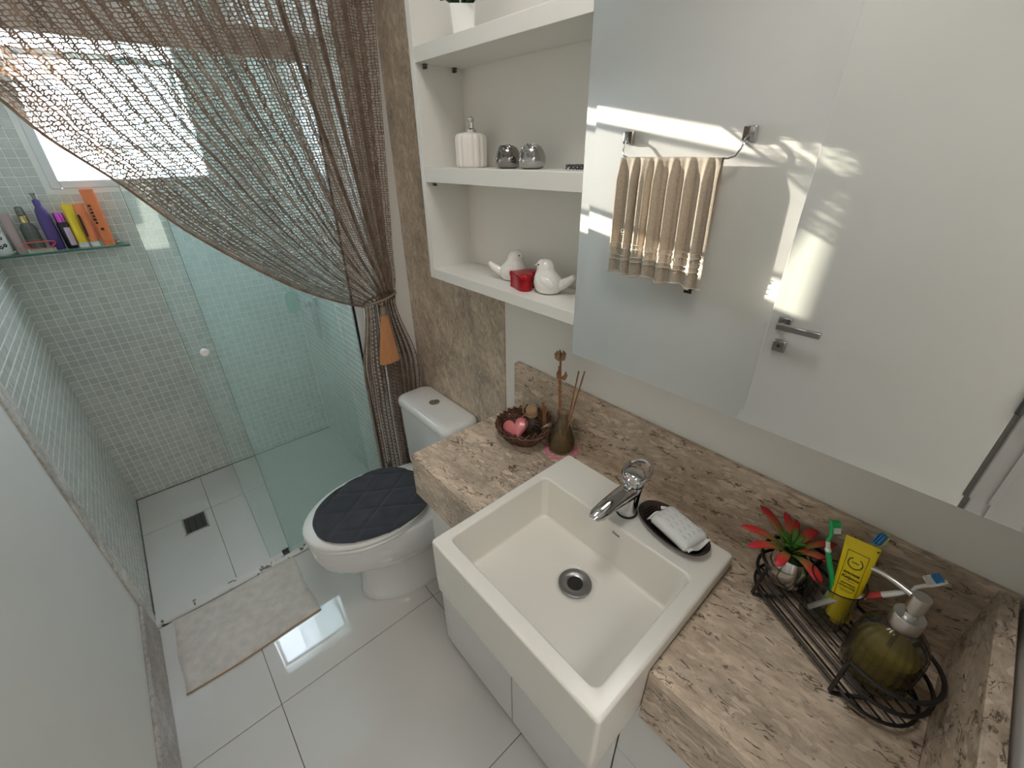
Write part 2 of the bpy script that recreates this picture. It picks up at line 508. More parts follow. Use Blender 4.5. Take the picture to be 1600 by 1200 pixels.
class B:
    """collects shapes in world metres; out() links them as ONE mesh object"""

    def __init__(self):
        self.bm = bmesh.new()
        self.uv = None

    def face(self, vs):
        try:
            return self.bm.faces.new(vs)
        except ValueError:
            return None

    def box(self, lo, hi, bevel=0.0, seg=2, mtx=None):
        r = bmesh.ops.create_cube(self.bm, size=1.0)
        vs = r['verts']
        c = [(lo[i] + hi[i]) / 2 for i in range(3)]
        s = [abs(hi[i] - lo[i]) for i in range(3)]
        for v in vs:
            v.co = Vector((v.co[0] * s[0] + c[0], v.co[1] * s[1] + c[1], v.co[2] * s[2] + c[2]))
        if bevel > 0:
            es = list({e for v in vs for e in v.link_edges})
            g = bmesh.ops.bevel(self.bm, geom=es, offset=bevel, segments=seg, affect='EDGES', profile=0.5)
            vs = list({v for f in g['faces'] for v in f.verts} | {v for v in vs if v.is_valid})
        if mtx is not None:
            for v in vs:
                v.co = mtx @ v.co
        return self

    def rings(self, rings, closed=True, cap0=True, cap1=True, loop=False):
        """loft a list of point rings"""
        R = [[self.bm.verts.new(Vector(p)) for p in ring] for ring in rings]
        n = len(R[0])
        last = len(R) if loop else len(R) - 1
        for i in range(last):
            a, b = R[i], R[(i + 1) % len(R)]
            for j in range(n if closed else n - 1):
                k = (j + 1) % n
                self.face((a[j], a[k], b[k], b[j]))
        if cap0 and not loop:
            self.face(list(reversed(R[0])))
        if cap1 and not loop:
            self.face(R[-1])
        return self

    def lathe(self, prof, seg=24, at=(0, 0, 0), mtx=None, ribs=None):
        rs = []
        for r, z in prof:
            ring = []
            for j in range(seg):
                a = 2 * pi * j / seg
                rr = max(r, 1e-5)
                if ribs:
                    rr = ribs(rr, z, a)
                p = Vector((rr * cos(a), rr * sin(a), z))
                p = (mtx @ p) if mtx is not None else p
                ring.append(p + Vector(at))
            rs.append(ring)
        return self.rings(rs)

    def cyl(self, p0, p1, r0, r1=None, seg=16):
        p0, p1 = Vector(p0), Vector(p1)
        r1 = r0 if r1 is None else r1
        q = (p1 - p0).to_track_quat('Z', 'Y')
        u, v = q @ Vector((1, 0, 0)), q @ Vector((0, 1, 0))
        rs = []
        for p, r in ((p0, r0), (p1, r1)):
            rs.append([p + u * (r * cos(2 * pi * j / seg)) + v * (r * sin(2 * pi * j / seg)) for j in range(seg)])
        return self.rings(rs)

    def tube(self, pts, r, seg=8, loop=False):
        pts = [Vector(p) for p in pts]
        n = len(pts)
        rs = []
        prev = None
        for i, p in enumerate(pts):
            if loop:
                t = pts[(i + 1) % n] - pts[i - 1]
            else:
                t = pts[min(i + 1, n - 1)] - pts[max(i - 1, 0)]
            t.normalize()
            if prev is None:
                u = t.orthogonal().normalized()
            else:
                u = (prev - t * prev.dot(t))
                u = u.normalized() if u.length > 1e-6 else t.orthogonal().normalized()
            prev = u
            v = t.cross(u)
            rr = r[i] if isinstance(r, (list, tuple)) else r
            rs.append([p + u * (rr * cos(2 * pi * j / seg)) + v * (rr * sin(2 * pi * j / seg)) for j in range(seg)])
        if loop:
            # align seam by nearest vertex
            return self.rings(rs, loop=True)
        return self.rings(rs)

    def grid(self, f, nu, nv, uv=False, wrap_u=False):
        V = [[self.bm.verts.new(Vector(f(i / nu, j / nv))) for j in range(nv + 1)] for i in range(nu + (0 if wrap_u else 1))]
        lay = self.bm.loops.layers.uv.verify() if uv else None
        for i in range(nu):
            for j in range(nv):
                ii = (i + 1) % len(V)
                fc = self.face((V[i][j], V[ii][j], V[ii][j + 1], V[i][j + 1]))
                if uv and fc:
                    for l, q in zip(fc.loops, ((i, j), (i + 1, j), (i + 1, j + 1), (i, j + 1))):
                        l[lay].uv = (q[0] / nu, q[1] / nv)
        return self

    def ball(self, c, r, seg=16, rings=10, sc=(1, 1, 1), mtx=None):
        rs = []
        for i in range(rings + 1):
            a = pi * i / rings
            rr = max(sin(a), 1e-4)
            ring = []
            for j in range(seg):
                p = Vector((r * sc[0] * rr * cos(2 * pi * j / seg), r * sc[1] * rr * sin(2 * pi * j / seg), -r * sc[2] * cos(a)))
                if mtx is not None:
                    p = mtx @ p
                ring.append(p + Vector(c))
            rs.append(ring)
        return self.rings(rs)

    def prism(self, poly, axis, a, b):
        """extrude a 2-D polygon along an axis; poly gives the other two coordinates in order"""
        def P(q, t):
            return {'x': (t, q[0], q[1]), 'y': (q[0], t, q[1]), 'z': (q[0], q[1], t)}[axis]
        return self.rings([[P(q, a) for q in poly], [P(q, b) for q in poly]])

    def ribbon(self, pts, w, up=(0, 0, 1)):
        return self

    def out(self, name, mat, parent=None, smooth=True, angle=38, label=None, cat=None, group=None, kind=None, loc=None, wn=False):
        o0 = origin_of(parent) if parent is not None else Vector(loc or (0, 0, 0))
        bmesh.ops.recalc_face_normals(self.bm, faces=self.bm.faces[:])
        for v in self.bm.verts:
            v.co -= o0
        me = bpy.data.meshes.new(name)
        for f in self.bm.faces:
            f.smooth = smooth
        self.bm.to_mesh(me)
        self.bm.free()
        if smooth and angle < 179:
            me.set_sharp_from_angle(angle=radians(angle))
        mats = mat if isinstance(mat, (list, tuple)) else [mat]
        for q in mats:
            me.materials.append(MATS[q])
        o = bpy.data.objects.new(name, me)
        COL.objects.link(o)
        if parent is not None:
            o.parent = parent
        elif loc:
            o.location = loc
            ORIG[o] = Vector(loc)
        if wn:
            md = o.modifiers.new('weighted_normals', 'WEIGHTED_NORMAL')
            md.keep_sharp = True
            md.weight = 80
        tag(o, label, cat, group, kind)
        return o


def rrect(cx, cy, hx, hy, r, z, n=6):
    pts = []
    r = max(min(r, hx - 1e-4, hy - 1e-4), 1e-4)
    for qx, qy, a0 in ((1, 1, 0), (-1, 1, pi / 2), (-1, -1, pi), (1, -1, 3 * pi / 2)):
        for i in range(n + 1):
            a = a0 + pi / 2 * i / n
            pts.append((cx + qx * (hx - r) + r * cos(a), cy + qy * (hy - r) + r * sin(a), z))
    return pts


def smoothstep(a, b, x):
    t = max(0.0, min(1.0, (x - a) / (b - a)))
    return t * t * (3 - 2 * t)


def text_mesh(name, s, size, mtx, mat, parent, bold=0.0, shear=0.0, extrude=0.0002):
    c = bpy.data.curves.new(name, 'FONT')
    c.body = s
    c.size = size
    c.align_x = 'CENTER'
    c.align_y = 'CENTER'
    c.extrude = extrude
    c.offset = bold
    c.shear = shear
    c.resolution_u = 2
    t = bpy.data.objects.new(name, c)
    COL.objects.link(t)
    bpy.context.view_layer.update()
    me = bpy.data.meshes.new_from_object(t)
    bpy.data.objects.remove(t)
    me.name = name
    o0 = origin_of(parent)
    me.transform(Matrix.Translation(-o0) @ mtx)
    me.materials.clear()
    me.materials.append(MATS[mat])
    o = bpy.data.objects.new(name, me)
    COL.objects.link(o)
    o.parent = parent
    return o


def in_view(p, margin=10):
    d = Vector(p) - CAM
    z = d.dot(FWD)
    if z < 0.05:
        return False
    x = 800 + FPX * d.dot(RIGHT) / z
    y = 600 + FPX * d.dot(DOWN) / z
    return -margin < x < 1600 + margin and -margin < y < 1200 + margin


# ------------------------------------------------------------------ the setting
XF, YL, XC, YCOL, XCOL, ZC = -1.700, -1.174, -0.784, -0.143, -0.615, 2.42
XR = 1.0925                       # right wall
HC = 0.87                         # worktop height

# floor with real tiles
b = B()
b.box((XF - 0.02, YL - 0.02, -0.06), (XR + 1.4, 0.02, -0.004))
floor = b.out('floor', 'floor_grout', kind='structure', smooth=False)
T = 0.589
gx0, gy0 = -0.170, -0.890
tile_cache = {}


def floor_tile(x0, x1, y0, y1, mat, top=0.0):
    if x1 - x0 < 0.004 or y1 - y0 < 0.004:
        return
    g = 0.0011
    bb = B()
    bb.box((x0 + g, y0 + g, -0.0045), (x1 - g, y1 - g, top), bevel=0.0008, seg=1)
    bb.out('floor_tile', mat, floor, smooth=False)


xs = [gx0 + T * k for k in range(-3, 6)]
ys = [gy0 - T, gy0, gy0 + T, gy0 + 2 * T]
# cut strip in front of the toilet as in the photo
for i in range(len(xs) - 1):
    for j in range(len(ys) - 1):
        x0, x1 = max(xs[i], XC + 0.022), min(xs[i + 1], XR + 1.38)
        y0, y1 = max(ys[j], YL), min(ys[j + 1], -0.001)
        if x1 <= x0 or y1 <= y0:
            continue
        floor_tile(x0, x1, y0, y1, 'porcelain_tile')
for a0, a1 in ((XF, -1.374), (-1.374, XC - 0.022)):
    for c0, c1 in ((YL, -0.887), (-0.887, YCOL)):
        if a0 == -1.374 and c0 != YL:
            floor_tile(a0, a1, c0, c1, 'shower_tile', -0.001)
        elif a0 == -1.374:
            # tile with the cut-out for the drain grate
            floor_tile(a0, a1, c0, c1, 'shower_tile', -0.001)
        else:
            floor_tile(a0, a1, c0, c1, 'shower_tile', -0.001)

b = B()
b.box((XF - 0.1, YL - 0.1, ZC), (XR + 1.4, 0.1, ZC + 0.05))
b.out('ceiling', 'ceiling_paint', kind='structure', smooth=False)

# window wall of the shower, with the hole for the window
WY0, WY1, WZ0, WZ1 = -0.932, -0.355, 1.492, 2.045
b = B()
xa, xb = XF - 0.08, XF
b.box((xa, YL - 0.08, -0.05), (xb, WY0, ZC))
b.box((xa, WY1, -0.05), (xb, 0.05, ZC))
b.box((xa, WY0, -0.05), (xb, WY1, WZ0))
b.box((xa, WY0, WZ1), (xb, WY1, ZC))
wall_left = b.out('wall_left', 'grout', kind='structure', smooth=False)
# the long wall opposite the washbasin
b = B()
b.box((XF - 0.08, YL - 0.08, -0.05), (XC - 0.03, YL, ZC))
wall_front = b.out('wall_front', 'grout', kind='structure', smooth=False)
b = B()
b.box((XC - 0.03, YL - 0.08, -0.05), (XR + 0.13, YL, ZC))
b.out('wall_front', 'wall_paint', kind='structure', smooth=False)
# wall behind the washbasin and the boxed-out column at the shower
b = B()
b.box((XCOL, 0.0, -0.05), (XR + 1.4, 0.08, ZC))
b.out('wall_back', 'wall_paint', kind='structure', smooth=False)
b = B()
b.box((XC, YCOL, -0.05), (XCOL, 0.0, ZC))
b.out('wall_column', 'wall_paint', kind='structure', smooth=False)
b = B()
b.box((XF, YCOL, -0.05), (XC, 0.0, ZC))
wall_side = b.out('wall_side', 'grout', kind='structure', smooth=False)
# right wall with the doorway
DY0, DY1, DZ = -1.148, -0.50, 2.12
b = B()
b.box((XR, DY1, -0.05), (XR + 0.12, 0.0, ZC))
b.box((XR, YL, -0.05), (XR + 0.12, DY0, ZC))
b.box((XR, DY0, DZ), (XR + 0.12, DY1, ZC))
b.out('wall_right', 'wall_paint', kind='structure', smooth=False)
b = B()
b.box((XR + 1.38, YL - 0.02, -0.05), (XR + 1.46, 0.0, ZC))
b.box((XR + 0.13, YL - 0.08, -0.05), (XR + 1.40, YL, ZC))
b.out('wall_hall', 'wall_paint', kind='structure', smooth=False)

# mosaic: 3.2 cm glazed tiles
PITCH, TS, TH = 0.032, 0.0288, 0.0016


def tile_shape(bm, o, u, v, n):
    """bevelled square tile; o centre on the wall, u v in-plane units, n outward"""
    h0, h1 = TS / 2, TS / 2 - 0.0018
    lo = [bm.verts.new(o + u * (sx * h0) + v * (sy * h0)) for sx, sy in ((-1, -1), (1, -1), (1, 1), (-1, 1))]
    hi = [bm.verts.new(o + u * (sx * h1) + v * (sy * h1) + n * TH) for sx, sy in ((-1, -1), (1, -1), (1, 1), (-1, 1))]
    bm.faces.new(hi)
    for k in range(4):
        q = (k + 1) % 4
        bm.faces.new((lo[k], lo[q], hi[q], hi[k]))


def mosaic(parent, org, u, v, n, nu, nv, skip, n_parts):
    u, v, n, org = Vector(u), Vector(v), Vector(n), Vector(org)
    cells = []
    for i in range(nu):
        for j in range(nv):
            c = org + u * (PITCH * (i + 0.5)) + v * (PITCH * (j + 0.5))
            if not skip(c):
                cells.append(c)
    seen = sorted((c for c in cells if in_view(c)), key=lambda c: (c - CAM).length)
    # the nearest ones are parts of their own, sharing one mesh
    me = bpy.data.meshes.new('mosaic_tile')
    bm = bmesh.new()
    tile_shape(bm, Vector((0, 0, 0)), u, v, n)
    bm.normal_update()
    bm.to_mesh(me)
    bm.free()
    me.materials.append(MATS['mosaic_glaze'])
    chosen = set()
    for c in seen[:n_parts]:
        o = bpy.data.objects.new('mosaic_tile', me)
        o.location = c - origin_of(parent)
        o.parent = parent
        COL.objects.link(o)
        chosen.add(tuple(c))
    bm = bmesh.new()
    for c in cells:
        if tuple(c) not in chosen:
            tile_shape(bm, c, u, v, n)
    m2 = bpy.data.meshes.new('mosaic_field')
    bm.to_mesh(m2)
    bm.free()
    m2.materials.append(MATS['mosaic_glaze'])
    o = bpy.data.objects.new('mosaic_field', m2)
    o.parent = parent
    o['kind'] = 'stuff'
    COL.objects.link(o)


zt = int(2.4 / PITCH)
mosaic(wall_left, (XF, YL, 0.002), (0, 1, 0), (0, 0, 1), (1, 0, 0), 32, zt,
       lambda c: WY0 - 0.012 < c.y < WY1 + 0.012 and WZ0 - 0.012 < c.z < WZ1 + 0.012, 300)
mosaic(wall_front, (XF + 0.002, YL, 0.002), (1, 0, 0), (0, 0, 1), (0, 1, 0), 27, zt, lambda c: False, 220)
mosaic(wall_side, (XF + 0.002, YCOL, 0.002), (1, 0, 0), (0, 0, 1), (0, -1, 0), 28, zt, lambda c: False, 60)

# dark mouldy joint round the shower floor
b = B()
b.box((XF + 0.0017, YL + 0.0016, -0.001), (XF + 0.0052, YCOL - 0.0016, 0.0030))
b.out('trim_4', 'mould_joint', kind='structure', smooth=False)
b = B()
b.box((XF + 0.0054, YL + 0.0017, -0.001), (XC - 0.0222, YL + 0.0048, 0.0030))
b.out('trim_5', 'mould_joint', kind='structure', smooth=False)

# stone edges and panel
b = B()
b.box((XC - 0.045, YL, 0.0), (XC + 0.040, YL + 0.006, ZC), bevel=0.002, seg=1)
b.out('trim_1', 'stone_trim', kind='structure')
b = B()
b.box((XC + 0.0405, YL, 0.0), (0.42, YL + 0.012, 0.165), bevel=0.002, seg=1)
b.out('baseboard_front', 'stone_skirting', kind='structure')
b = B()
b.box((XCOL, -0.004, 0.0), (-0.038, 0.0, ZC))
b.out('trim_2', 'stone_panel', kind='structure', smooth=False)
b = B()   # door casing on the right wall
for y0, y1 in ((DY0 - 0.02, DY0 + 0.012), (DY1 - 0.012, DY1 + 0.065)):
    b.box((XR - 0.010, y0, 0.0), (XR + 0.13, y1, DZ + 0.05), bevel=0.003, seg=1)
    b.box((XR + 0.030, y0 - 0.0, 0.0), (XR + 0.045, y1 + 0.006, DZ), bevel=0.001, seg=1)
b.box((XR - 0.010, DY0, DZ - 0.012), (XR + 0.13, DY1 + 0.065, DZ + 0.05), bevel=0.003, seg=1)
b.out('trim_3', 'casing_paint', kind='structure')

# window: white frame, tilted sash with frosted pane, open slit under it
win = empty('window_1', 'white aluminium shower window with tilted frosted sash', None, (XF - 0.02, -0.6435, WZ0), kind='structure')
b = B()
fx0, fx1 = XF - 0.045, XF + 0.006
for lo, hi in (((fx0, WY0, WZ0), (fx1, WY0 + 0.032, WZ1)), ((fx0, WY1 - 0.032, WZ0), (fx1, WY1, WZ1)),
               ((fx0, WY0 + 0.0325, WZ0), (fx1, WY1 - 0.0325, WZ0 + 0.030)), ((fx0, WY0 + 0.0325, WZ1 - 0.030), (fx1, WY1 - 0.0325, WZ1))):
    b.box(lo, hi, bevel=0.003, seg=1)
b.out('window_frame', 'white_aluminium', win)
top, bot = Vector((XF - 0.022, 0, 1.955)), Vector((XF - 0.165, 0, 1.626))
ax = (top - bot).normalized()
nrm = Vector((ax.z, 0, -ax.x))
M4 = Matrix(((nrm.x, 0, ax.x, bot.x), (0, 1, 0, 0), (nrm.z, 0, ax.z, bot.z), (0, 0, 0, 1)))
hl = (top - bot).length
sy0, sy1 = WY0 + 0.037, WY1 - 0.037
b = B()
for lo, hi in (((-0.010, sy0, 0), (0.010, sy0 + 0.022, hl)), ((-0.010, sy1 - 0.022, 0), (0.010, sy1, hl)),
               ((-0.010, sy0, 0), (0.010, sy1, 0.024)), ((-0.010, sy0, hl - 0.024), (0.010, sy1, hl))):
    b.box(lo, hi, bevel=0.002, seg=1, mtx=M4)
sash = b.out('window_sash', 'white_aluminium', win)
b = B()
b.box((-0.002, sy0 + 0.018, 0.02), (0.002, sy1 - 0.018, hl - 0.02), mtx=M4)
b.out('pane', 'frosted_pane', sash, smooth=False)

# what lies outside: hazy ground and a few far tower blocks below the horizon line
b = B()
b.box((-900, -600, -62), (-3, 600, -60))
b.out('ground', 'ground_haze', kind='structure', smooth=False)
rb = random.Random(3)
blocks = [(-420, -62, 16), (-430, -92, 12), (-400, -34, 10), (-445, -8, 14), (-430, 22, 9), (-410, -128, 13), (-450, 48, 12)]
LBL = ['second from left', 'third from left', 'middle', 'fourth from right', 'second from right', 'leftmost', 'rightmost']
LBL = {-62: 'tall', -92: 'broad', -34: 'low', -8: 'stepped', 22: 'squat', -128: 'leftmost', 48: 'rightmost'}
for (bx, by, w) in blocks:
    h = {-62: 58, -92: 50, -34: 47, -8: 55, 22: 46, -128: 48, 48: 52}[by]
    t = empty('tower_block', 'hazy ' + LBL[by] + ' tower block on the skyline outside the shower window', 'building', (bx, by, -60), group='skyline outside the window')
    b = B(); b.box((bx - 6, by - w / 2, -60), (bx + 6, by + w / 2, -60 + h)); b.out('wall', 'building_hazed', t, smooth=False)
    b = B(); b.box((bx - 3, by - w / 4, -60 + h), (bx + 3, by + w / 5, -57 + h)); b.out('roof_house', 'building_hazed', t, smooth=False)

# door leaf, opened flat in front of the long wall
DX0, DX1, DYF = 0.434, 1.066, -1.112
door = empty('door_1', 'white flush door standing open along the wall', None, (DX1, DYF - 0.017, 0.0), kind='structure')
b = B()
b.box((DX0, DYF - 0.034, 0.012), (DX1, DYF, 2.10), bevel=0.0015, seg=1)
b.out('leaf', 'door_paint', door)
b = B()
b.box((0.463, DYF, 1.062), (0.503, DYF + 0.010, 1.102), bevel=0.002, seg=1)
b.cyl((0.483, DYF + 0.009, 1.082), (0.483, DYF + 0.050, 1.082), 0.009)
b.box((0.474, DYF + 0.040, 1.072), (0.604, DYF + 0.056, 1.092), bevel=0.002, seg=1)
b.out('door_handle', 'grey_metal', door)
b = B()
b.box((0.468, DYF, 0.980), (0.508, DYF + 0.010, 1.022), bevel=0.002, seg=1)
b.box((0.470, DYF + 0.008, 0.982), (0.506, DYF + 0.014, 1.020), bevel=0.002, seg=1)
key = b.out('key_plate', 'grey_metal', door)
b = B(); b.cyl((0.488, DYF + 0.0135, 1.003), (0.488, DYF + 0.0147, 1.003), 0.005); b.out('keyhole', 'black_paint', key)
for z in (1.035, 0.30, 1.86):
    b = B()
    b.cyl((DX1 + 0.006, DYF + 0.004, z - 0.045), (DX1 + 0.006, DYF + 0.004, z + 0.045), 0.008, seg=12)
    b.box((DX1 + 0.006, DYF + 0.002, z - 0.04), (XR - 0.011, DYF + 0.004, z + 0.04))
    b.out('hinge', 'dark_metal', door)

# ------------------------------------------------------------------ shower
# sill
b = B()
b.rings([[(x, y, z) for x, z in ((XC - 0.022, -0.004), (XC + 0.022, -0.004), (XC + 0.022, 0.006), (XC + 0.016, 0.013), (XC + 0.004, 0.015), (XC - 0.016, 0.014), (XC - 0.022, 0.008))] for y in (YL + 0.002, YCOL)])
b.out('shower_sill', 'sill_marble', label='low pale marble sill with dark mould spots across the shower entry', cat='sill', loc=(XC, -0.66, 0))

enc = empty('shower_screen', 'fixed greenish glass shower panel with white jamb and black seal', 'shower screen', (XC, -0.42, 0.015))
b = B(); b.box((XC - 0.004, -0.670, 0.018), (XC + 0.004, -0.179, 1.853), bevel=0.0012, seg=1)
b.out('glass_panel', 'shower_glass_old', enc, smooth=False)
b = B(); b.box((XC - 0.004, -0.6712, 0.018), (XC + 0.004, -0.6702, 1.853)); b.out('glass_edge', 'glass_edge', enc, smooth=False)
b = B(); b.box((XC - 0.006, -0.178, 0.016), (XC + 0.006, -0.172, 1.853)); b.out('black_seal', 'black_rubber', enc, label='black rubber seal strip', smooth=False)
b = B(); b.box((XC - 0.014, -0.171, 0.012), (XC + 0.016, YCOL - 0.0005, 1.90), bevel=0.002, seg=1); b.out('jamb', 'white_aluminium', enc)
b = B()
b.box((XC - 0.030, YL + 0.001, 1.856), (XC + 0.020, YCOL - 0.001, 1.930), bevel=0.003, seg=1)
b.out('top_rail', 'aluminium', enc)
b = B(); b.box((XC - 0.016, -0.700, 0.012), (XC - 0.010, -0.672, 0.034), bevel=0.001, seg=1); b.box((XC - 0.016, -0.700, 0.012), (XC + 0.004, -0.6725, 0.018)); b.out('floor_guide', 'dark_metal', enc)

sg = empty('sliding_glass_door', 'sliding clear glass shower door with small white knob', 'shower door', (XC - 0.020, -0.50, 0.02))
b = B(); b.box((XC - 0.026, -0.748, 0.020), (XC - 0.018, -0.240, 1.853), bevel=0.0012, seg=1); b.out('glass_panel', 'shower_glass', sg, smooth=False)
b = B(); b.box((XC - 0.026, -0.7492, 0.020), (XC - 0.018, -0.7482, 1.853)); b.out('glass_edge', 'glass_edge', sg, smooth=False)
b = B()
b.lathe([(0.008, 0), (0.008, 0.006), (0.010, 0.010), (0.013, 0.018), (0.0135, 0.026), (0.010, 0.032), (0.001, 0.033)], 20,
        at=(XC - 0.018, -0.703, 1.019), mtx=Matrix.Rotation(pi / 2, 4, 'Y'))
b.out('knob', 'white_plastic', sg)

# drain
dr = empty('floor_drain', 'small rectangular metal drain grate in the shower floor', 'drain', (-1.303, -0.964, 0))
a_ = radians(2)
b = B()
for lo, hi in (((-1.372, -1.014, 0), (-1.234, -1.008, 0.0022)), ((-1.372, -0.922, 0), (-1.234, -0.916, 0.0022)),
               ((-1.372, -1.014, 0), (-1.366, -0.916, 0.0022)), ((-1.240, -1.014, 0), (-1.234, -0.916, 0.0022))):
    b.box((lo[0], lo[1], -0.0015), hi)
b.out('drain_frame', 'brushed_steel', dr, smooth=False)
b = B(); b.box((-1.366, -1.008, -0.0012), (-1.240, -0.922, -0.0002)); b.out('drain_plate', 'dark_metal', dr, smooth=False)
for i in range(5):
    for j in range(3):
        b = B()
        xx, yy = -1.352 + 0.0225 * i + 0.006 * (j % 2), -0.994 + 0.027 * j
        b.box((xx, yy, -0.0002), (xx + 0.014, yy + 0.005, 0.0006)); b.out('slot', 'black_paint', dr, smooth=False)

# mixer with hose, on the side wall inside the shower
mx = empty('shower_mixer', 'chrome shower mixer with hose seen through the misty glass', 'mixer', (-1.36, YCOL - 0.002, 0.95))
b = B()
b.cyl((-1.345, YCOL - 0.002, 0.952), (-1.345, YCOL - 0.014, 0.952), 0.038, seg=24)
b.cyl((-1.345, YCOL - 0.012, 0.952), (-1.345, YCOL - 0.060, 0.952), 0.026, 0.022, seg=20)
b.out('mixer_body', 'chrome', mx)
b = B(); b.box((-1.395, YCOL - 0.068, 0.925), (-1.335, YCOL - 0.050, 0.945), bevel=0.005); b.out('lever', 'chrome', mx)
b = B()
pts = []
for i in range(25):
    t = i / 24
    pts.append((-1.335 + 0.075 * sin(pi * 0.5 * t) * 1.0 + 0.0 * t, YCOL - 0.040, 0.93 - 0.19 * sin(pi * t) + 0.06 * t))
b.tube(pts, 0.007, 8); b.out('hose', 'hose_metal', mx)
# green bottle hanging in the corner
gb = empty('hanging_bottle', 'green bath sponge hanging in the shower corner behind the glass', 'sponge', (XF + 0.05, -0.185, 0.82))
b = B()
b.lathe([(0.012, 0.0), (0.026, 0.012), (0.030, 0.05), (0.029, 0.09), (0.020, 0.115), (0.006, 0.122)], 18, at=(XF + 0.05, -0.185, 0.82))
b.out('sponge', 'green_sponge', gb)
b = B(); b.tube([(XF + 0.05, -0.185, 0.94), (XF + 0.03, -0.185, 0.965), (XF + 0.0015, -0.185, 0.972)], 0.0025, 6); b.out('loop', 'white_plastic', gb)

# glass shelf with bottles
gs = empty('glass_shelf', 'green-edged glass shelf on the mosaic wall below the window', 'shelf', (XF + 0.05, -0.96, 1.268))
b = B(); b.box((XF + 0.003, YL + 0.004, 1.268), (XF + 0.105, -0.768, 1.276), bevel=0.001, seg=1); b.out('glass_plate', 'shelf_glass', gs, smooth=False)
b = B(); b.box((XF + 0.1045, YL + 0.004, 1.2685), (XF + 0.106, -0.768, 1.2755)); b.out('glass_edge', 'glass_edge', gs, smooth=False)
for y in (-0.80, -1.12):
    b = B(); b.box((XF + 0.0012, y - 0.012, 1.276), (XF + 0.030, y + 0.012, 1.284), bevel=0.003); b.box((XF + 0.0012, y - 0.012, 1.258), (XF + 0.018, y + 0.012, 1.268), bevel=0.002)
    b.out('bracket', 'chrome', gs)
BX, BZ = XF + 0.055, 1.2762


def squeeze_tube(name, label, y, w, h, mat, cap=None, caph=0.02, d=0.020):
    t = empty(name, label, 'tube', (BX, y, BZ))
    bb = B()
    z0 = BZ + caph
    rs = []
    for i in range(9):
        k = i / 8
        hw = w / 2 * (1.0 if k > 0.1 else 0.94)
        hd = d * (1 - k) ** 0.7 + 0.0015
        rs.append([(BX + hd * cos(2 * pi * j / 20), y + hw * sin(2 * pi * j / 20), z0 + (h - caph) * k) for j in range(20)])
    bb.rings(rs)
    body = bb.out('tube_body', mat, t)
    bb = B()
    bb.lathe([(w * 0.45, 0), (w * 0.46, caph * 0.9), (w * 0.40, caph)], 20, at=(BX, y, BZ)); bb.out('tube_cap', cap or mat, t)
    return t, body


t, body = squeeze_tube('cream_tube', 'tall orange squeeze tube at the right end of the glass shelf', -0.832, 0.043, 0.213, 'orange_plastic', d=0.019)
for k in range(6):
    b = B()
    z = 1.36 + 0.013 * k
    b.box((BX + 0.0165 - 0.0012 * k * 0.8, -0.846 - 0.002 * (k % 2), z), (BX + 0.019 - 0.0012 * k * 0.8, -0.838, z + 0.008), bevel=0.001, seg=1)
    b.out('letter', 'ink', t)
b = B(); b.box((BX + 0.016, -0.838, 1.335), (BX + 0.0195, -0.828, 1.345), bevel=0.001, seg=1); b.out('emblem', 'ink', t)
t, body = squeeze_tube('cream_tube', 'short orange squeeze tube beside the tall orange one', -0.874, 0.034, 0.162, 'orange_plastic', 'white_plastic')
b = B(); b.box((BX + 0.010, -0.890, 1.315), (BX + 0.0165, -0.884, 1.40), bevel=0.001, seg=1); b.out('letter', 'ink', t)
t, body = squeeze_tube('cream_tube', 'yellow squeeze tube between orange tube and dark bottle', -0.910, 0.034, 0.163, 'yellow_plastic', 'white_plastic')
# dark bottle
t = empty('lotion_bottle', 'black bottle with shiny magenta cap and lilac label', 'bottle', (BX, -0.945, BZ))
b = B(); b.lathe([(0.016, 0), (0.018, 0.003), (0.018, 0.092), (0.015, 0.100)], 20, at=(BX, -0.945, BZ)); b.out('bottle_body', 'black_plastic', t)
b = B(); b.lathe([(0.0155, 0.100), (0.0155, 0.132), (0.0145, 0.134)], 20, at=(BX, -0.945, BZ)); b.out('cap', 'magenta_metal', t, label='shiny magenta cap')
b = B()
b.grid(lambda u, v: (BX + 0.0185 * cos(-0.1 + 1.2 * u), -0.945 + 0.0185 * sin(-0.1 + 1.2 * u), BZ + 0.012 + 0.068 * v), 6, 1); b.out('label', 'lilac_label', t)
# purple bottle
t = empty('shampoo_bottle', 'purple bottle with clear nozzle on the glass shelf', 'bottle', (BX, -0.988, BZ))
b = B()
rs = []
for k, (hw, hd) in enumerate(((0.019, 0.012), (0.021, 0.015), (0.0215, 0.016), (0.0215, 0.016), (0.021, 0.015), (0.017, 0.013), (0.011, 0.010), (0.0085, 0.0085))):
    z = BZ + (0, 0.004, 0.04, 0.08, 0.115, 0.145, 0.158, 0.162)[k]
    rs.append([(BX + hd * cos(2 * pi * j / 20), -0.988 + hw * sin(2 * pi * j / 20), z) for j in range(20)])
b.rings(rs); b.out('bottle_body', 'purple_plastic', t)
b = B(); b.lathe([(0.0105, 0.162), (0.0105, 0.182), (0.006, 0.186)], 16, at=(BX, -0.988, BZ)); b.out('cap', 'purple_plastic', t)
b = B(); b.lathe([(0.005, 0.186), (0.005, 0.200), (0.008, 0.202), (0.008, 0.208)], 12, at=(BX, -0.988, BZ)); b.out('nozzle', 'clear_bottle', t)
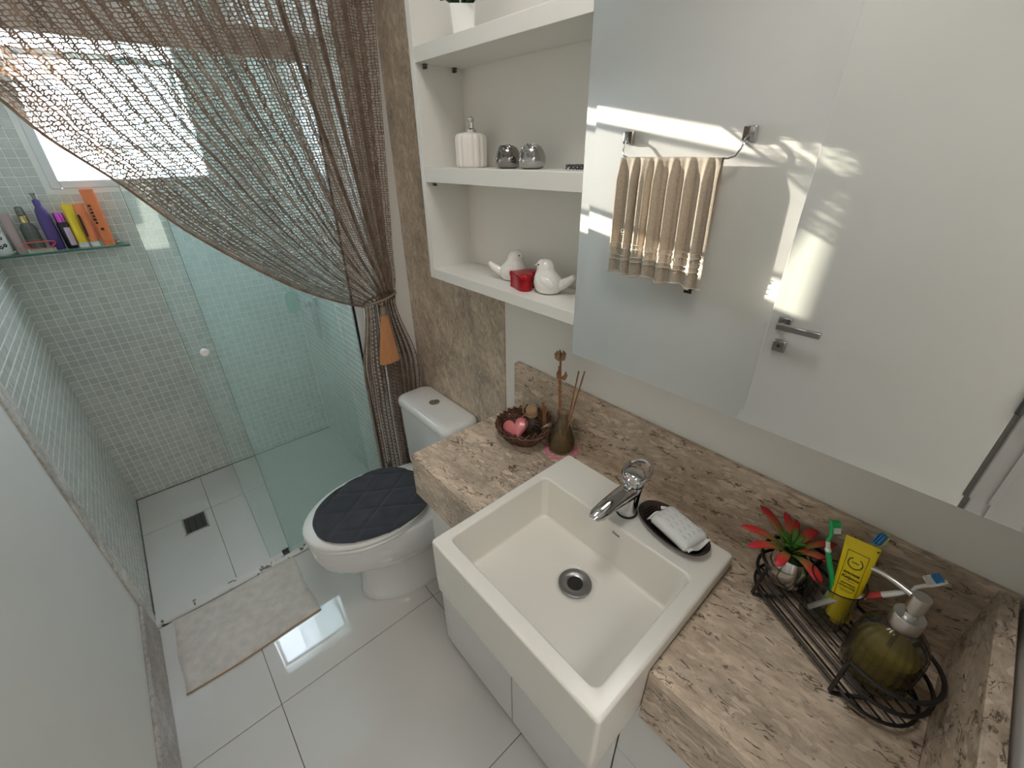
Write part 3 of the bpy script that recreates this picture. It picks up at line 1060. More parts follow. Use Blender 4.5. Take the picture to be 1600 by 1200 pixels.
# clear bottle with gold collar
t = empty('spray_bottle', 'clear glass bottle with gold collar behind the red brush', 'bottle', (BX - 0.012, -1.045, BZ))
b = B()
b.lathe([(0.020, 0), (0.024, 0.004), (0.024, 0.085), (0.018, 0.098), (0.011, 0.106)], 20, at=(BX - 0.012, -1.045, BZ)); b.out('bottle_body', 'clear_bottle', t)
b = B(); b.lathe([(0.014, 0.106), (0.014, 0.130), (0.012, 0.132)], 18, at=(BX - 0.012, -1.045, BZ)); b.out('collar', 'gold_metal', t, label='gold collar')
b = B(); b.lathe([(0.013, 0.132), (0.011, 0.160), (0.006, 0.163)], 16, at=(BX - 0.012, -1.045, BZ)); b.out('cap', 'clear_bottle', t)
t, body = squeeze_tube('lotion_tube', 'dull pink tube between white bottle and clear bottle', -1.091, 0.030, 0.142, 'pink_plastic', d=0.016)
# white bottle with black blossoms
t = empty('powder_bottle', 'white bottle printed with black blossoms at the shelf corner', 'bottle', (BX + 0.004, -1.140, BZ))
b = B(); b.lathe([(0.024, 0), (0.027, 0.004), (0.027, 0.115), (0.020, 0.126), (0.018, 0.128)], 22, at=(BX + 0.004, -1.140, BZ)); b.out('bottle_body', 'white_plastic', t)
for (a0, z0) in ((0.62, 0.035), (0.50, 0.062), (0.72, 0.085), (0.15, 0.03)):
    b = B()
    for q in range(5):
        aa = a0 + 0.16 * cos(2 * pi * q / 5); zz = z0 + 0.0045 * sin(2 * pi * q / 5)
        c = (BX + 0.004 + 0.0268 * cos(aa), -1.140 + 0.0268 * sin(aa), BZ + zz)
        b.ball(c, 0.0026, 8, 5)
    b.out('blossom', 'ink', t)
# red brush
t = empty('nail_brush', 'red-framed nail brush with ivory bristles lying on the glass shelf', 'brush', (BX + 0.030, -1.03, BZ))
b = B()
pts = []
for i in range(36):
    a = 2 * pi * i / 36
    yy = -1.032 + 0.044 * cos(a)
    zz = BZ + 0.028 + 0.014 * sin(a) + (0.004 * cos(2 * a))
    pts.append((BX + 0.034, yy, zz))
b.tube(pts, 0.0028, 8, loop=True); b.out('frame', 'brush_red', t)
b = B()
for k in range(16):
    for q in range(3):
        y = -1.070 + 0.005 * k; x = BX + 0.027 + 0.006 * q
        b.cyl((x, y, BZ), (x, y, BZ + 0.013), 0.0014, seg=5)
b.out('bristles', 'ivory_bristle', t, kind='stuff')

# ------------------------------------------------------------------ curtain of crochet net
ROD_Z, XCUR = 2.14, -0.578
TIE_Y, TIE_Z = -0.150, 1.140


def bez(p0, p1, p2, t):
    return p0 * (1 - t) ** 2 + p1 * 2 * t * (1 - t) + p2 * t * t


R0, R1 = Vector((-1.125, ROD_Z - 0.02)), Vector((-0.045, ROD_Z - 0.02))
T0, T1 = Vector((-0.215, TIE_Z - 0.020)), Vector((-0.095, TIE_Z + 0.012))
# the free edge hangs in a long curve from the rod to the tie
EDGE = [R0, Vector((-1.075, 2.00)), Vector((-1.015, 1.875)), Vector((-0.955, 1.790)), Vector((-0.893, 1.712)), Vector((-0.845, 1.640)), Vector((-0.755, 1.545)), Vector((-0.655, 1.425)), Vector((-0.520, 1.303)), Vector((-0.405, 1.216)), Vector((-0.295, 1.155)), T0]
_cum = [0.0]
for _a, _b in zip(EDGE, EDGE[1:]):
    _cum.append(_cum[-1] + (_b - _a).length)


def edge_pt(t):
    d = t * _cum[-1]
    n = len(EDGE)
    for i in range(n - 1):
        if d <= _cum[i + 1] or i == n - 2:
            k = (d - _cum[i]) / (_cum[i + 1] - _cum[i])
            p0, p1, p2, p3 = EDGE[max(i - 1, 0)], EDGE[i], EDGE[i + 1], EDGE[min(i + 2, n - 1)]
            return 0.5 * ((2 * p1) + (p2 - p0) * k + (2 * p0 - 5 * p1 + 4 * p2 - p3) * k * k + (3 * p1 - p0 - 3 * p2 + p3) * k ** 3)


EDGE_OFF = [edge_pt(k / 200) - R0.lerp(T0, k / 200) for k in range(201)]


def fold(u, t):
    """depth of the pleats across the cloth"""
    return sin(2 * pi * 10.0 * u + 0.9 * sin(7 * u)) + 0.35 * sin(2 * pi * 23 * u + 1.3)


def curtain_pt(u, s):
    """u across the cloth 0..1, s along it: 0 rod, 1 tie, 2 hem"""
    if s <= 1.0:
        r = R0.lerp(R1, u)
        t_ = T0.lerp(T1, u)
        w = (1 - u) ** 1.35
        q_ = s * 200
        i_ = min(199, int(q_))
        p = r.lerp(t_, s) + EDGE_OFF[i_].lerp(EDGE_OFF[i_ + 1], q_ - i_) * w
        amp = 0.021 * (1 - 0.30 * s)
        k = smoothstep(0.72, 1.0, s)
        x = XCUR + 0.006 + amp * fold(u, s) * (1 - 0.45 * k) + 0.012 * k * sin(pi * u)
        # pleats also shift the cloth sideways a little
        y = p.x + 0.021 * (1 - 0.6 * s) * smoothstep(0, 0.05, u) * sin(2 * pi * 10.0 * u + 0.9 * sin(7 * u) + 1.2)
        bulge = exp(-((s - 0.93) / 0.06) ** 2) * 0.016
        return Vector((x + bulge * 0.6, y, p.y))
    q = s - 1.0
    wid = smoothstep(0.0, 0.28, q)
    ya = T0.x + (-0.262 - T0.x) * wid
    yb = T1.x + (-0.030 - T1.x) * wid
    y = ya + (yb - ya) * u
    z = TIE_Z - 0.012 - q * 1.02
    low = smoothstep(0.30, 0.45, q)
    amp = 0.018 * (1 - 0.25 * low)
    x = XCUR - 0.010 * low + amp * fold(u, s) * (0.5 + 0.5 * wid) + 0.010 * (1 - wid)
    return Vector((max(x, XCOL + 0.006), y, z))


cur = empty('curtain', 'brown crochet net curtain gathered to the right by a tassel tie', 'curtain', (XCUR, -0.5, 0.12))
NU, NS1, NS2 = 176, 128, 118
verts, faces = [], []
rj = random.Random(11)
GP = {}
for i in range(NU + 1):
    for j in range(NS1 + NS2 + 1):
        s = j / NS1 if j <= NS1 else 1.0 + (j - NS1) / NS2
        GP[i, j] = (max(0, min(1, (i + rj.uniform(-0.25, 0.25)) / NU)), max(0, min(2, s + rj.uniform(-0.2, 0.2) / NS1)))


def strand(a, c, w):
    """flat yarn between two points of cloth space"""
    du, ds = c[0] - a[0], c[1] - a[1]
    # local metric: cells are nearly square in (u*NU, s*NS)
    L_ = sqrt((du * NU) ** 2 + (ds * NS1) ** 2) + 1e-9
    nu_, ns_ = -(ds * NS1) / L_ / NU * w, (du * NU) / L_ / NS1 * w
    base = len(verts)
    for (uu, ss) in ((a[0] + nu_, a[1] + ns_), (c[0] + nu_, c[1] + ns_), (c[0] - nu_, c[1] - ns_), (a[0] - nu_, a[1] - ns_)):
        verts.append(curtain_pt(max(0, min(1, uu)), max(0, min(2, ss))) - ORIG[cur])
    faces.append((base, base + 1, base + 2, base + 3))


for i in range(NU + 1):
    dense = (i % 4) in (0, 1)
    edge = i < 20 and i % 2 == 0
    for j in range(NS1 + NS2 + 1):
        if j >= NS1:
            # below the tie the gathered cloth shows only its front layer of net
            if i % 4 == 0:
                if j < NS1 + NS2:
                    strand(GP[i, j], GP[i, j + 1], 0.75)
                if i + 4 <= NU:
                    strand(GP[i, j], GP[i + 4, j], 0.16)
                    if j < NS1 + NS2 and j % 2 == 0 and (i // 4) % 2 == 0:
                        strand(GP[i, j], GP[i + 4, j + 1], 0.16)
                        strand(GP[i + 4, j], GP[i, j + 1], 0.16)
            continue
        if j < NS1 + NS2:
            strand(GP[i, j], GP[i, j + 1], (0.20 if dense else 0.14) if not edge else 0.17)
        if i < NU:
            strand(GP[i, j], GP[i + 1, j], 0.15)
            if j < NS1 + NS2:
                if dense or edge:
                    if (i % 4) == 0 or edge:
                        strand(GP[i, j], GP[i + 1, j + 1], 0.13)
                        strand(GP[i + 1, j], GP[i, j + 1], 0.13)
                elif rj.random() < 0.35:
                    strand(GP[i, j], GP[i + 1, j + 1], 0.10)
me = bpy.data.meshes.new('net')
me.from_pydata([tuple(v) for v in verts], [], faces)
me.materials.append(MATS['crochet_yarn'])
o = bpy.data.objects.new('net', me)
COL.objects.link(o)
o.parent = cur
# scalloped hem cord along the free edge
b = B()
b.tube([curtain_pt(0.004, k / 60) for k in range(61)], 0.0035, 6)
b.out('edge_cord', 'crochet_yarn', cur)
rod = empty('curtain_rod', 'slim metal curtain rod above the shower screen', 'rod', (XCUR + 0.006, -0.6, ROD_Z))
b = B(); b.cyl((XCUR + 0.006, YL + 0.001, ROD_Z), (XCUR + 0.006, -0.001, ROD_Z), 0.009); b.out('pole', 'brushed_steel', rod)

ts = empty('tassel_tieback', 'copper-coloured tassel tieback hanging on the gathered brown curtain', 'tassel', (-0.535, -0.160, 1.12))
b = B()
pts = []
for i in range(28):
    a = 2 * pi * i / 28
    pts.append((XCUR + 0.008 + 0.030 * cos(a), -0.150 + 0.064 * sin(a), 1.138 + 0.012 * sin(a)))
b.tube(pts, 0.0045, 8, loop=True); b.out('cord', 'tassel_cap', ts)
b = B(); b.tube([(-0.541, -0.160, 1.138), (-0.536, -0.161, 1.12), (-0.535, -0.161, 1.112)], 0.003, 6); b.out('loop', 'tassel_cap', ts)
b = B(); b.lathe([(0.008, 0), (0.011, 0.002), (0.011, 0.028), (0.007, 0.032)], 16, at=(-0.535, -0.160, 1.082)); b.out('tassel_cap', 'tassel_cap', ts)
b = B()
rs = []
rt = random.Random(4)
for k in range(12):
    t_ = k / 11
    ring = []
    for j in range(44):
        a = 2 * pi * j / 44
        rr = (0.011 + 0.024 * t_) * (1 + (0.07 if j % 2 else -0.07))
        ring.append((-0.533 + rr * 0.55 * cos(a), -0.160 - 0.006 * t_ + rr * 1.1 * sin(a), 1.083 - 0.182 * t_ - (rt.uniform(0, 0.006) if k == 11 else 0)))
    rs.append(ring)
b.rings(rs); b.out('skirt', 'tassel_fibre', ts, angle=10)

# ------------------------------------------------------------------ bath mat
b = B()
def matf(u, v):
    x = -0.760 + 0.345 * u + 0.012 * (v - 0.5) * 0
    y = -1.122 + 0.452 * v
    e = min(u, 1 - u, (v), 1 - v)
    return (x + 0.006 * sin(5 * v), y + 0.003 * sin(9 * u), 0.002 + 0.006 * smoothstep(0, 0.03, e) + 0.0012 * sin(40 * u) * sin(33 * v + 2 * u) * smoothstep(0, .05, e))
b.grid(matf, 40, 50)
mat = b.out('bath_mat', 'mat_fabric', label='beige bath mat with worn brown edge lying by the shower sill', cat='mat', loc=(-0.588, -0.896, 0))
b = B(); b.tube([Vector(matf(1.0, k / 30)) + Vector((0.001, 0, 0.002)) for k in range(31)], 0.003, 6); b.out('hem', 'mat_edge', mat, label='worn brown hem')

# ------------------------------------------------------------------ toilet
TX = -0.368
wc = empty('toilet', 'white close-coupled toilet beside the shower', 'toilet', (TX, -0.35, 0))


def egg(w, yf, yb, z, n=40, cx=TX, p=2.3):
    """plan outline: rounded nose at yf, blunter back at yb"""
    yc = yb - 0.38 * (yb - yf)
    pts = []
    for j in range(n):
        a = 2 * pi * j / n
        c_, s_ = cos(a), sin(a)
        if s_ < 0:
            x, y = w * c_, yc + (yc - yf) * s_
        else:
            x = w * (abs(c_) ** (2 / p)) * (1 if c_ >= 0 else -1)
            y = yc + (yb - yc) * (abs(s_) ** (2 / p))
        pts.append((cx + x, y, z))
    return pts


b = B()
prof = [(0.137, -0.510, -0.090, 0.0), (0.139, -0.514, -0.088, 0.010), (0.134, -0.508, -0.085, 0.03), (0.130, -0.500, -0.080, 0.12), (0.130, -0.504, -0.070, 0.170), (0.135, -0.524, -0.060, 0.198),
        (0.150, -0.568, -0.045, 0.222), (0.164, -0.608, -0.036, 0.248), (0.176, -0.630, -0.031, 0.28), (0.182, -0.642, -0.029, 0.325), (0.184, -0.647, -0.028, 0.384), (0.182, -0.645, -0.028, 0.393), (0.176, -0.640, -0.032, 0.397), (0.12, -0.58, -0.06, 0.397)]
b.rings([egg(w, yf, yb, z) for w, yf, yb, z in prof])
b.out('bowl', 'ceramic', wc, angle=60)
b = B()
b.rings([egg(w, yf, yb, z) for w, yf, yb, z in ((0.178, -0.640, -0.255, 0.399), (0.184, -0.648, -0.250, 0.403), (0.184, -0.648, -0.250, 0.412), (0.180, -0.644, -0.254, 0.416))])
b.out('seat', 'white_plastic', wc, angle=60)
b = B()
b.rings([egg(w, yf, yb, z) for w, yf, yb, z in ((0.181, -0.645, -0.235, 0.418), (0.186, -0.651, -0.230, 0.421), (0.186, -0.651, -0.230, 0.430), (0.180, -0.644, -0.236, 0.438), (0.160, -0.615, -0.255, 0.442))])
b.out('lid', 'white_plastic', wc, angle=60)
for sx in (-1, 1):
    b = B(); b.cyl((TX + sx * 0.075, -0.205, 0.398), (TX + sx * 0.075, -0.205, 0.432), 0.012); b.box((TX + sx * 0.075 - 0.012, -0.24, 0.420), (TX + sx * 0.075 + 0.012, -0.20, 0.432), bevel=0.003); b.out('hinge', 'white_plastic', wc)
b = B()
tx0, tx1 = -0.553, -0.186
tcx, thx = (tx0 + tx1) / 2, (tx1 - tx0) / 2
b.rings([rrect(tcx, -0.080, thx - 0.020, 0.068, 0.035, 0.398), rrect(tcx, -0.082, thx - 0.012, 0.074, 0.038, 0.43), rrect(tcx, -0.0825, thx - 0.004, 0.0765, 0.040, 0.690), rrect(tcx, -0.0825, thx - 0.006, 0.075, 0.040, 0.698)])
b.out('tank', 'ceramic', wc, angle=60, wn=True)
b = B()
b.rings([rrect(tcx, -0.082, thx - 0.004, 0.076, 0.040, 0.699), rrect(tcx, -0.082, thx + 0.002, 0.0805, 0.042, 0.703), rrect(tcx, -0.082, thx + 0.003, 0.081, 0.042, 0.720), rrect(tcx, -0.082, thx - 0.002, 0.077, 0.040, 0.732), rrect(tcx, -0.082, thx - 0.014, 0.066, 0.034, 0.7378), rrect(tcx, -0.082, thx - 0.05, 0.04, 0.02, 0.7385)])
b.out('tank_lid', 'ceramic', wc, angle=60, wn=True)
b = B(); b.lathe([(0.021, 0.0), (0.021, 0.003), (0.018, 0.0045), (0.0165, 0.003), (0.015, 0.0025), (0.008, 0.0035), (0.001, 0.0035)], 26, at=(-0.392, -0.072, 0.7383)); b.out('flush_button', 'chrome', wc, label='round chrome flush button')
# quilted cover on the lid
cv = empty('lid_cover', 'dark grey quilted fabric cover lying on the closed toilet lid', 'seat cover', (TX, -0.43, 0.443))


def coverf(u, v):
    a = 2 * pi * u
    c_, s_ = cos(a), sin(a)
    w, yf, yb = 0.166, -0.615, -0.205
    yc = yb - 0.42 * (yb - yf)
    x = w * (abs(c_) ** 0.9) * (1 if c_ >= 0 else -1)
    y = (yc - yf) * s_ if s_ < 0 else (yb - yc) * (abs(s_) ** 0.8)
    r = min(1.0, v / 0.92)
    px, py = TX + 0.018 + x * r, yc + 0.006 + y * r
    # diamond quilting, stitched lines sink in
    k1 = (px - TX) * 0.86 + (py + 0.4) * 0.55
    k2 = -(px - TX) * 0.86 + (py + 0.4) * 0.55
    d = min(abs((k1 / 0.098) % 1 - 0.5), abs((k2 / 0.098) % 1 - 0.5)) * 0.098
    puff = 1 - exp(-(d / 0.005) ** 2)
    z = 0.4445 + 0.006 + 0.0045 * puff + 0.002 * sin(26 * px + 9 * py)
    if v > 0.90:
        z -= (v - 0.90) / 0.10 * 0.0075
        px += 0.003 * c_; py += 0.003 * s_
    if px > TX + 0.09:
        z -= (px - TX - 0.09) * 0.01
    return (px, py, z)


b = B(); b.grid(coverf, 120, 44, wrap_u=True); b.out('quilt', 'cover_fabric', cv, angle=180)
b = B(); b.tube([Vector(coverf(k / 80, 0.93)) for k in range(80)], 0.004, 6, loop=True); b.out('binding', 'cover_fabric', cv)
# small stop valve on the column behind the toilet
vl = empty('stop_valve', 'small chrome water stop valve behind the toilet', 'valve', (-0.612, -0.205, 0.36))
b = B(); b.cyl((-0.60, -0.215, 0.330), (-0.60, -0.215, 0.385), 0.008, seg=12); b.cyl((-0.60, -0.145, 0.335), (-0.60, -0.215, 0.335), 0.007, seg=12); b.out('valve_body', 'valve_chrome', vl)
b = B(); b.lathe([(0.006, 0.385), (0.009, 0.388), (0.009, 0.398), (0.004, 0.401)], 12, at=(-0.60, -0.215, 0)); b.out('valve_knob', 'valve_chrome', vl)

# ------------------------------------------------------------------ washbasin cabinet, worktop, basin
ct = empty('washbasin_cabinet', 'white lacquered cabinet under the stone worktop', 'cabinet', (0.53, -0.18, 0))
b = B()
b.box((0.020, -0.340, 0.030), (1.050, -0.004, 0.040))
b.box((0.020, -0.340, 0.040), (0.036, -0.004, 0.715)); b.box((1.034, -0.340, 0.040), (1.050, -0.004, 0.715))
b.box((0.036, -0.020, 0.040), (1.034, -0.004, 0.715)); b.box((0.026, -0.358, 0.030), (0.044, -0.340, 0.715))
b.out('body', 'lacquer', ct, smooth=False)
for x0, x1, z0, z1 in ((0.0475, 0.3825, 0.030, 0.715), (0.3865, 0.7155, 0.030, 0.715), (0.7195, 1.048, 0.507, 0.715), (0.7195, 1.048, 0.030, 0.503)):
    b = B(); b.box((x0, -0.360, z0), (x1, -0.342, z1), bevel=0.0012, seg=1); b.out('door', 'lacquer', ct)

SX0, SX1, SY0, SY1, SZ = 0.3199, 0.7524, -0.5178, -0.0929, 0.905
top = empty('stone_worktop', 'beige travertine worktop with deep apron and upstand', 'worktop', (0.53, -0.19, 0.80))
FY = -0.3851
g_ = 0.0012
b = B()
# one slab with the basin cut-out in its front edge
poly = [(0.0, FY), (SX0 - g_, FY), (SX0 - g_, SY1 + g_), (SX1 + g_, SY1 + g_), (SX1 + g_, FY), (1.0615, FY), (1.0615, -0.0005), (0.0, -0.0005)]
b.prism(poly, 'z', HC - 0.02, HC)
b.out('slab', 'stone_counter', top, smooth=False)
for x0, x1 in ((0.0, SX0 - g_), (SX1 + g_, 1.0615)):
    b = B(); b.box((x0, FY, 0.7289), (x1, FY + 0.02, HC - 0.0202), bevel=0.001, seg=1); b.out('apron', 'stone_splash', top)
b = B(); b.box((0.0, FY + 0.0202, 0.7289), (0.018, -0.0005, HC - 0.0202), bevel=0.001, seg=1); b.out('end_apron', 'stone_splash', top)
b = B()
poly = [(0.0165, HC + 0.0005), (1.0835, HC + 0.0005), (1.0835, 1.0426), (0.026, 1.0426), (0.019, 1.038), (0.0165, 1.031)]
b.rings([[(x, y, z) for x, z in poly] for y in (-0.0115, -0.0005)])
b.out('backsplash', 'stone_splash', top, smooth=False)
b = B(); b.box((1.0620, FY, 0.7289), (1.0830, -0.0118, 1.0426), bevel=0.0012, seg=1); b.out('side_splash', 'stone_side', top)

sk = empty('washbasin', 'square off-white ceramic washbasin set into the stone worktop', 'sink', (0.536, -0.305, 0.75))
b = B()
cx, cy = (SX0 + SX1) / 2, (SY0 + SY1) / 2
hx, hy = (SX1 - SX0) / 2, (SY1 - SY0) / 2
icx, icy, ihx, ihy = (0.343 + 0.722) / 2, (-0.486 - 0.204) / 2, (0.722 - 0.343) / 2, (0.486 - 0.204) / 2
fcx, fcy, fhx, fhy = (0.352 + 0.702) / 2, (-0.474 - 0.214) / 2, (0.702 - 0.352) / 2, (0.474 - 0.214) / 2
rg = [rrect(cx, cy, hx - 0.006, hy - 0.006, 0.010, 0.7500), rrect(cx, cy, hx - 0.001, hy - 0.001, 0.008, 0.7550), rrect(cx, cy, hx, hy, 0.0075, 0.80),
      rrect(cx, cy, hx, hy, 0.0075, SZ - 0.006), rrect(cx, cy, hx - 0.0008, hy - 0.0008, 0.0075, SZ - 0.003), rrect(cx, cy, hx - 0.003, hy - 0.003, 0.007, SZ - 0.0006),
      rrect(cx, cy, hx - 0.006, hy - 0.006, 0.006, SZ), rrect(icx, icy, ihx + 0.004, ihy + 0.004, 0.016, SZ), rrect(icx, icy, ihx + 0.0008, ihy + 0.0008, 0.015, SZ - 0.0015),
      rrect(icx, icy, ihx - 0.001, ihy - 0.001, 0.0145, SZ - 0.005), rrect(icx * .5 + fcx * .5, icy * .5 + fcy * .5, (ihx + fhx) / 2, (ihy + fhy) / 2, 0.0145, 0.846),
      rrect(fcx, fcy, fhx + 0.003, fhy + 0.003, 0.015, 0.798), rrect(fcx, fcy, fhx, fhy, 0.014, 0.7935), rrect(fcx, fcy, fhx - 0.005, fhy - 0.005, 0.012, 0.7908),
      rrect(fcx, fcy, fhx - 0.05, fhy - 0.05, 0.03, 0.7888), rrect(0.532, -0.302, 0.05, 0.05, 0.0499, 0.787), rrect(0.532, -0.302, 0.036, 0.036, 0.0359, 0.786), rrect(0.532, -0.302, 0.030, 0.030, 0.0299, 0.770)]
b.rings(rg)
b.out('basin', 'sink_ceramic', sk, angle=80, wn=True)
b = B(); b.lathe([(0.036, 0.7860), (0.0355, 0.7885), (0.030, 0.7892), (0.019, 0.7876), (0.0166, 0.7862), (0.0166, 0.772)], 32, at=(0.532, -0.302, 0)); b.out('drain_ring', 'grey_metal', sk, label='grey metal drain ring')
b = B(); b.cyl((0.532, -0.302, 0.771), (0.532, -0.302, 0.7872), 0.0165, seg=24); b.out('drain_hole', 'black_paint', sk, label='dark drain hole')
# maker's word printed on the inner back wall
mt = Matrix.Translation((0.541, -0.2036, 0.8905)) @ Matrix.Rotation(radians(90), 4, 'X')
text_mesh('printed_mark', 'Deca', 0.0085, Matrix.Translation((0.556, -0.2068, 0.884)) @ Matrix.Rotation(radians(84), 4, 'X'), 'ink', sk)

# faucet
fa = empty('faucet', 'chrome single-lever faucet on the back rim of the basin', 'faucet', (0.543, -0.156, 0.905))
b = B(); b.lathe([(0.0235, 0.9052), (0.0235, 0.909), (0.0215, 0.910)], 24, at=(0.543, -0.154, 0)); b.out('base_ring', 'black_rubber', fa)
b = B()
rs = []
for k in range(9):
    t_ = k / 8
    cy_ = -0.154 + 0.010 * t_
    r_ = 0.0215 - 0.002 * sin(pi * t_) + 0.0015 * t_
    rs.append([(0.543 + r_ * cos(2 * pi * j / 24), cy_ + r_ * sin(2 * pi * j / 24), 0.910 + 0.072 * t_) for j in range(24)])
b.rings(rs)
rs = []
P0, P1 = Vector((0.543, -0.150, 0.966)), Vector((0.537, -0.268, 0.957))
for k in range(11):
    t_ = k / 10
    p = P0.lerp(P1, t_) + Vector((0, 0, 0.004 * sin(pi * t_)))
    w_ = 0.0205 - 0.0035 * t_
    h_ = 0.0200 - 0.0060 * t_
    if k == 10:
        w_, h_ = w_ * 0.62, h_ * 0.62
    if k == 9:
        w_, h_ = w_ * 0.96, h_ * 0.96
    rs.append([(p.x + w_ * cos(2 * pi * j / 20), p.y - (0.008 * sin(2 * pi * j / 20) if k > 8 else 0), p.z + h_ * sin(2 * pi * j / 20)) for j in range(20)])
b.rings(rs)
b.out('body', 'chrome', fa, angle=60)
b = B()
b.lathe([(0.0225, 0), (0.0235, 0.004), (0.0235, 0.020), (0.021, 0.026), (0.014, 0.029), (0.001, 0.030)], 24, at=(0.543, -0.144, 0.984))
b.out('cap', 'chrome', fa, angle=60)
b = B()   # ring-shaped lever tilted back
pts = []
for i in range(30):
    a = 2 * pi * i / 30
    pts.append((0.543 + 0.0255 * cos(a), -0.136 + 0.030 * sin(a), 1.008 + 0.010 * sin(a)))
b.tube(pts, 0.0052, 8, loop=True)
b.tube([(0.543, -0.164, 0.996), (0.543, -0.160, 1.000), (0.543, -0.156, 1.003)], [0.010, 0.009, 0.006], 10)
b.out('lever', 'chrome', fa)
b = B(); b.ball((0.536, -0.1675, 1.000), 0.0028, 8, 6); b.out('red_dot', 'brush_red', fa, label='tiny red dot')

# soap dish and wrapped soap
sd = empty('soap_dish', 'smoky plastic oval soap dish on the basin rim', 'soap dish', (0.640, -0.135, 0.9052))
DA = radians(-10)
dc = Vector((0.640, -0.134, 0))


def oval(a, b_, z, n=40, sq=2.3):
    pts = []
    for j in range(n):
        t_ = 2 * pi * j / n
        x = a * (abs(cos(t_)) ** (2 / sq)) * (1 if cos(t_) >= 0 else -1)
        y = b_ * (abs(sin(t_)) ** (2 / sq)) * (1 if sin(t_) >= 0 else -1)
        pts.append((dc.x + x * cos(DA) - y * sin(DA), dc.y + x * sin(DA) + y * cos(DA), z))
    return pts


b = B()
b.rings([oval(0.055, 0.026, 0.9055), oval(0.070, 0.037, 0.911), oval(0.080, 0.045, 0.921), oval(0.081, 0.0455, 0.923), oval(0.078, 0.043, 0.9225), oval(0.068, 0.035, 0.9145), oval(0.060, 0.030, 0.9125)])
b.out('tray', 'smoke_plastic', sd, angle=60)
for k in range(22):
    x = -0.066 + 0.0063 * k
    h = 0.036 * sqrt(max(0.02, 1 - (x / 0.074) ** 2))
    b = B()
    p0 = (dc.x + x * cos(DA) + h * sin(DA), dc.y + x * sin(DA) - h * cos(DA), 0.9155)
    p1 = (dc.x + x * cos(DA) - h * sin(DA), dc.y + x * sin(DA) + h * cos(DA), 0.9155)
    b.cyl(p0, p1, 0.0014, seg=6)
    b.out('rib', 'smoke_plastic', sd)
sp = empty('wrapped_soap', 'pale grey paper-wrapped bar of soap on the oval dish', 'soap', (0.652, -0.138, 0.917))
SA = radians(-13)
MS = Matrix.Translation((0.652, -0.137, 0.9172)) @ Matrix.Rotation(SA, 4, 'Z')


def soapf(z, s, jit):
    ring = []
    for p in rrect(0, 0, 0.047 * s, 0.0315 * s, 0.008 * s, z, 5):
        q = MS @ Vector(p)
        ring.append(q + Vector((rs_.uniform(-jit, jit), rs_.uniform(-jit, jit), rs_.uniform(-jit, jit))))
    return ring


rs_ = random.Random(5)
b = B()
b.rings([soapf(0.0015, 0.86, 0.0008), soapf(0.004, 0.98, 0.001), soapf(0.011, 1.03, 0.0012), soapf(0.018, 1.0, 0.001), soapf(0.0225, 0.90, 0.0008), soapf(0.0245, 0.6, 0.0003)])
b.out('soap_bar', 'soap_paper', sp, angle=60)
for sx in (-1, 1):
    b = B()
    b.grid(lambda u, v: MS @ Vector((sx * (0.043 + 0.011 * u), (v - 0.5) * (0.052 + 0.012 * u), 0.012 + 0.006 * sin(7 * v + sx) * u - 0.004 * u)), 4, 12)
    b.out('wrapper_fold', 'soap_paper', sp)
for i in range(5):
    for j in range(4):
        b = B()
        c0 = Vector((-0.034 + 0.016 * i, -0.021 + 0.0125 * j + (0.005 if i % 2 else 0), 0))
        b.tube([MS @ (c0 + Vector((0.0042 * cos(a), 0.0042 * sin(a), 0.0243 if abs(c0.x) < .03 else 0.0232))) for a in [0.2 + 0.35 * q for q in range(8)]], 0.0010, 5)
        b.out('print', 'soap_print', sp)

# ------------------------------------------------------------------ wall cabinet with open shelves
cb = empty('wall_cabinet', 'white wall cabinet with three open shelves left of the mirror', 'cabinet', (0.08, -0.07, 1.285))
CX0, CX1, CXI, CYF, CYB, CZ0, CZ1 = -0.1992, 0.3480, -0.1789, -0.1459, -0.0105, 1.2844, 2.30
b = B(); b.box((CX0, CYF, CZ0), (CXI, -0.0005, CZ1), bevel=0.0008, seg=1); b.out('side_panel', 'cabinet_laminate', cb)
b = B(); b.box((CX1 + 0.004, CYF + 0.022, CZ0), (CX1 + 0.022, -0.0005, CZ1), bevel=0.0008, seg=1); b.out('side_panel', 'cabinet_laminate', cb)
b = B(); b.box((CXI + 0.0003, -0.0105, CZ0 + 0.028), (CX1 + 0.003, -0.0008, CZ1)); b.out('back_panel', 'cabinet_laminate', cb, smooth=False)
b = B(); b.box((CXI + 0.0004, CYF, CZ0), (CX1 + 0.003, -0.0008, 1.3116), bevel=0.0008, seg=1); b.out('bottom_panel', 'cabinet_laminate', cb)
for z0, z1 in ((1.5375, 1.5712), (1.7900, 1.8200)):
    b = B(); b.box((CXI + 0.0006, CYF + 0.0005, z0), (CX1 + 0.003, CYB - 0.0005, z1), bevel=0.0008, seg=1); b.out('shelf', 'cabinet_laminate', cb)
    for y in (-0.122, -0.037):
        b = B()
        b.cyl((CXI + 0.0002, y, z0 - 0.007), (CXI + 0.011, y, z0 - 0.007), 0.0035, seg=10); b.box((CXI + 0.001, y - 0.005, z0 - 0.003), (CXI + 0.012, y + 0.005, z0 - 0.0003), bevel=0.001, seg=1)
        b.out('shelf_pin', 'dark_metal', cb)
b = B(); b.lathe([(0.006, 0), (0.006, 0.0012), (0.004, 0.002)], 16, at=(-0.125, -0.0106, 1.363), mtx=Matrix.Rotation(pi / 2, 4, 'X')); b.out('screw_cap', 'white_plastic', cb)
b = B(); b.box((CX0 + 0.02, CYF + 0.035, CZ0 - 0.006), (CX1, -0.03, CZ0 - 0.0005)); b.out('bottom_strip', 'aluminium', cb, smooth=False)
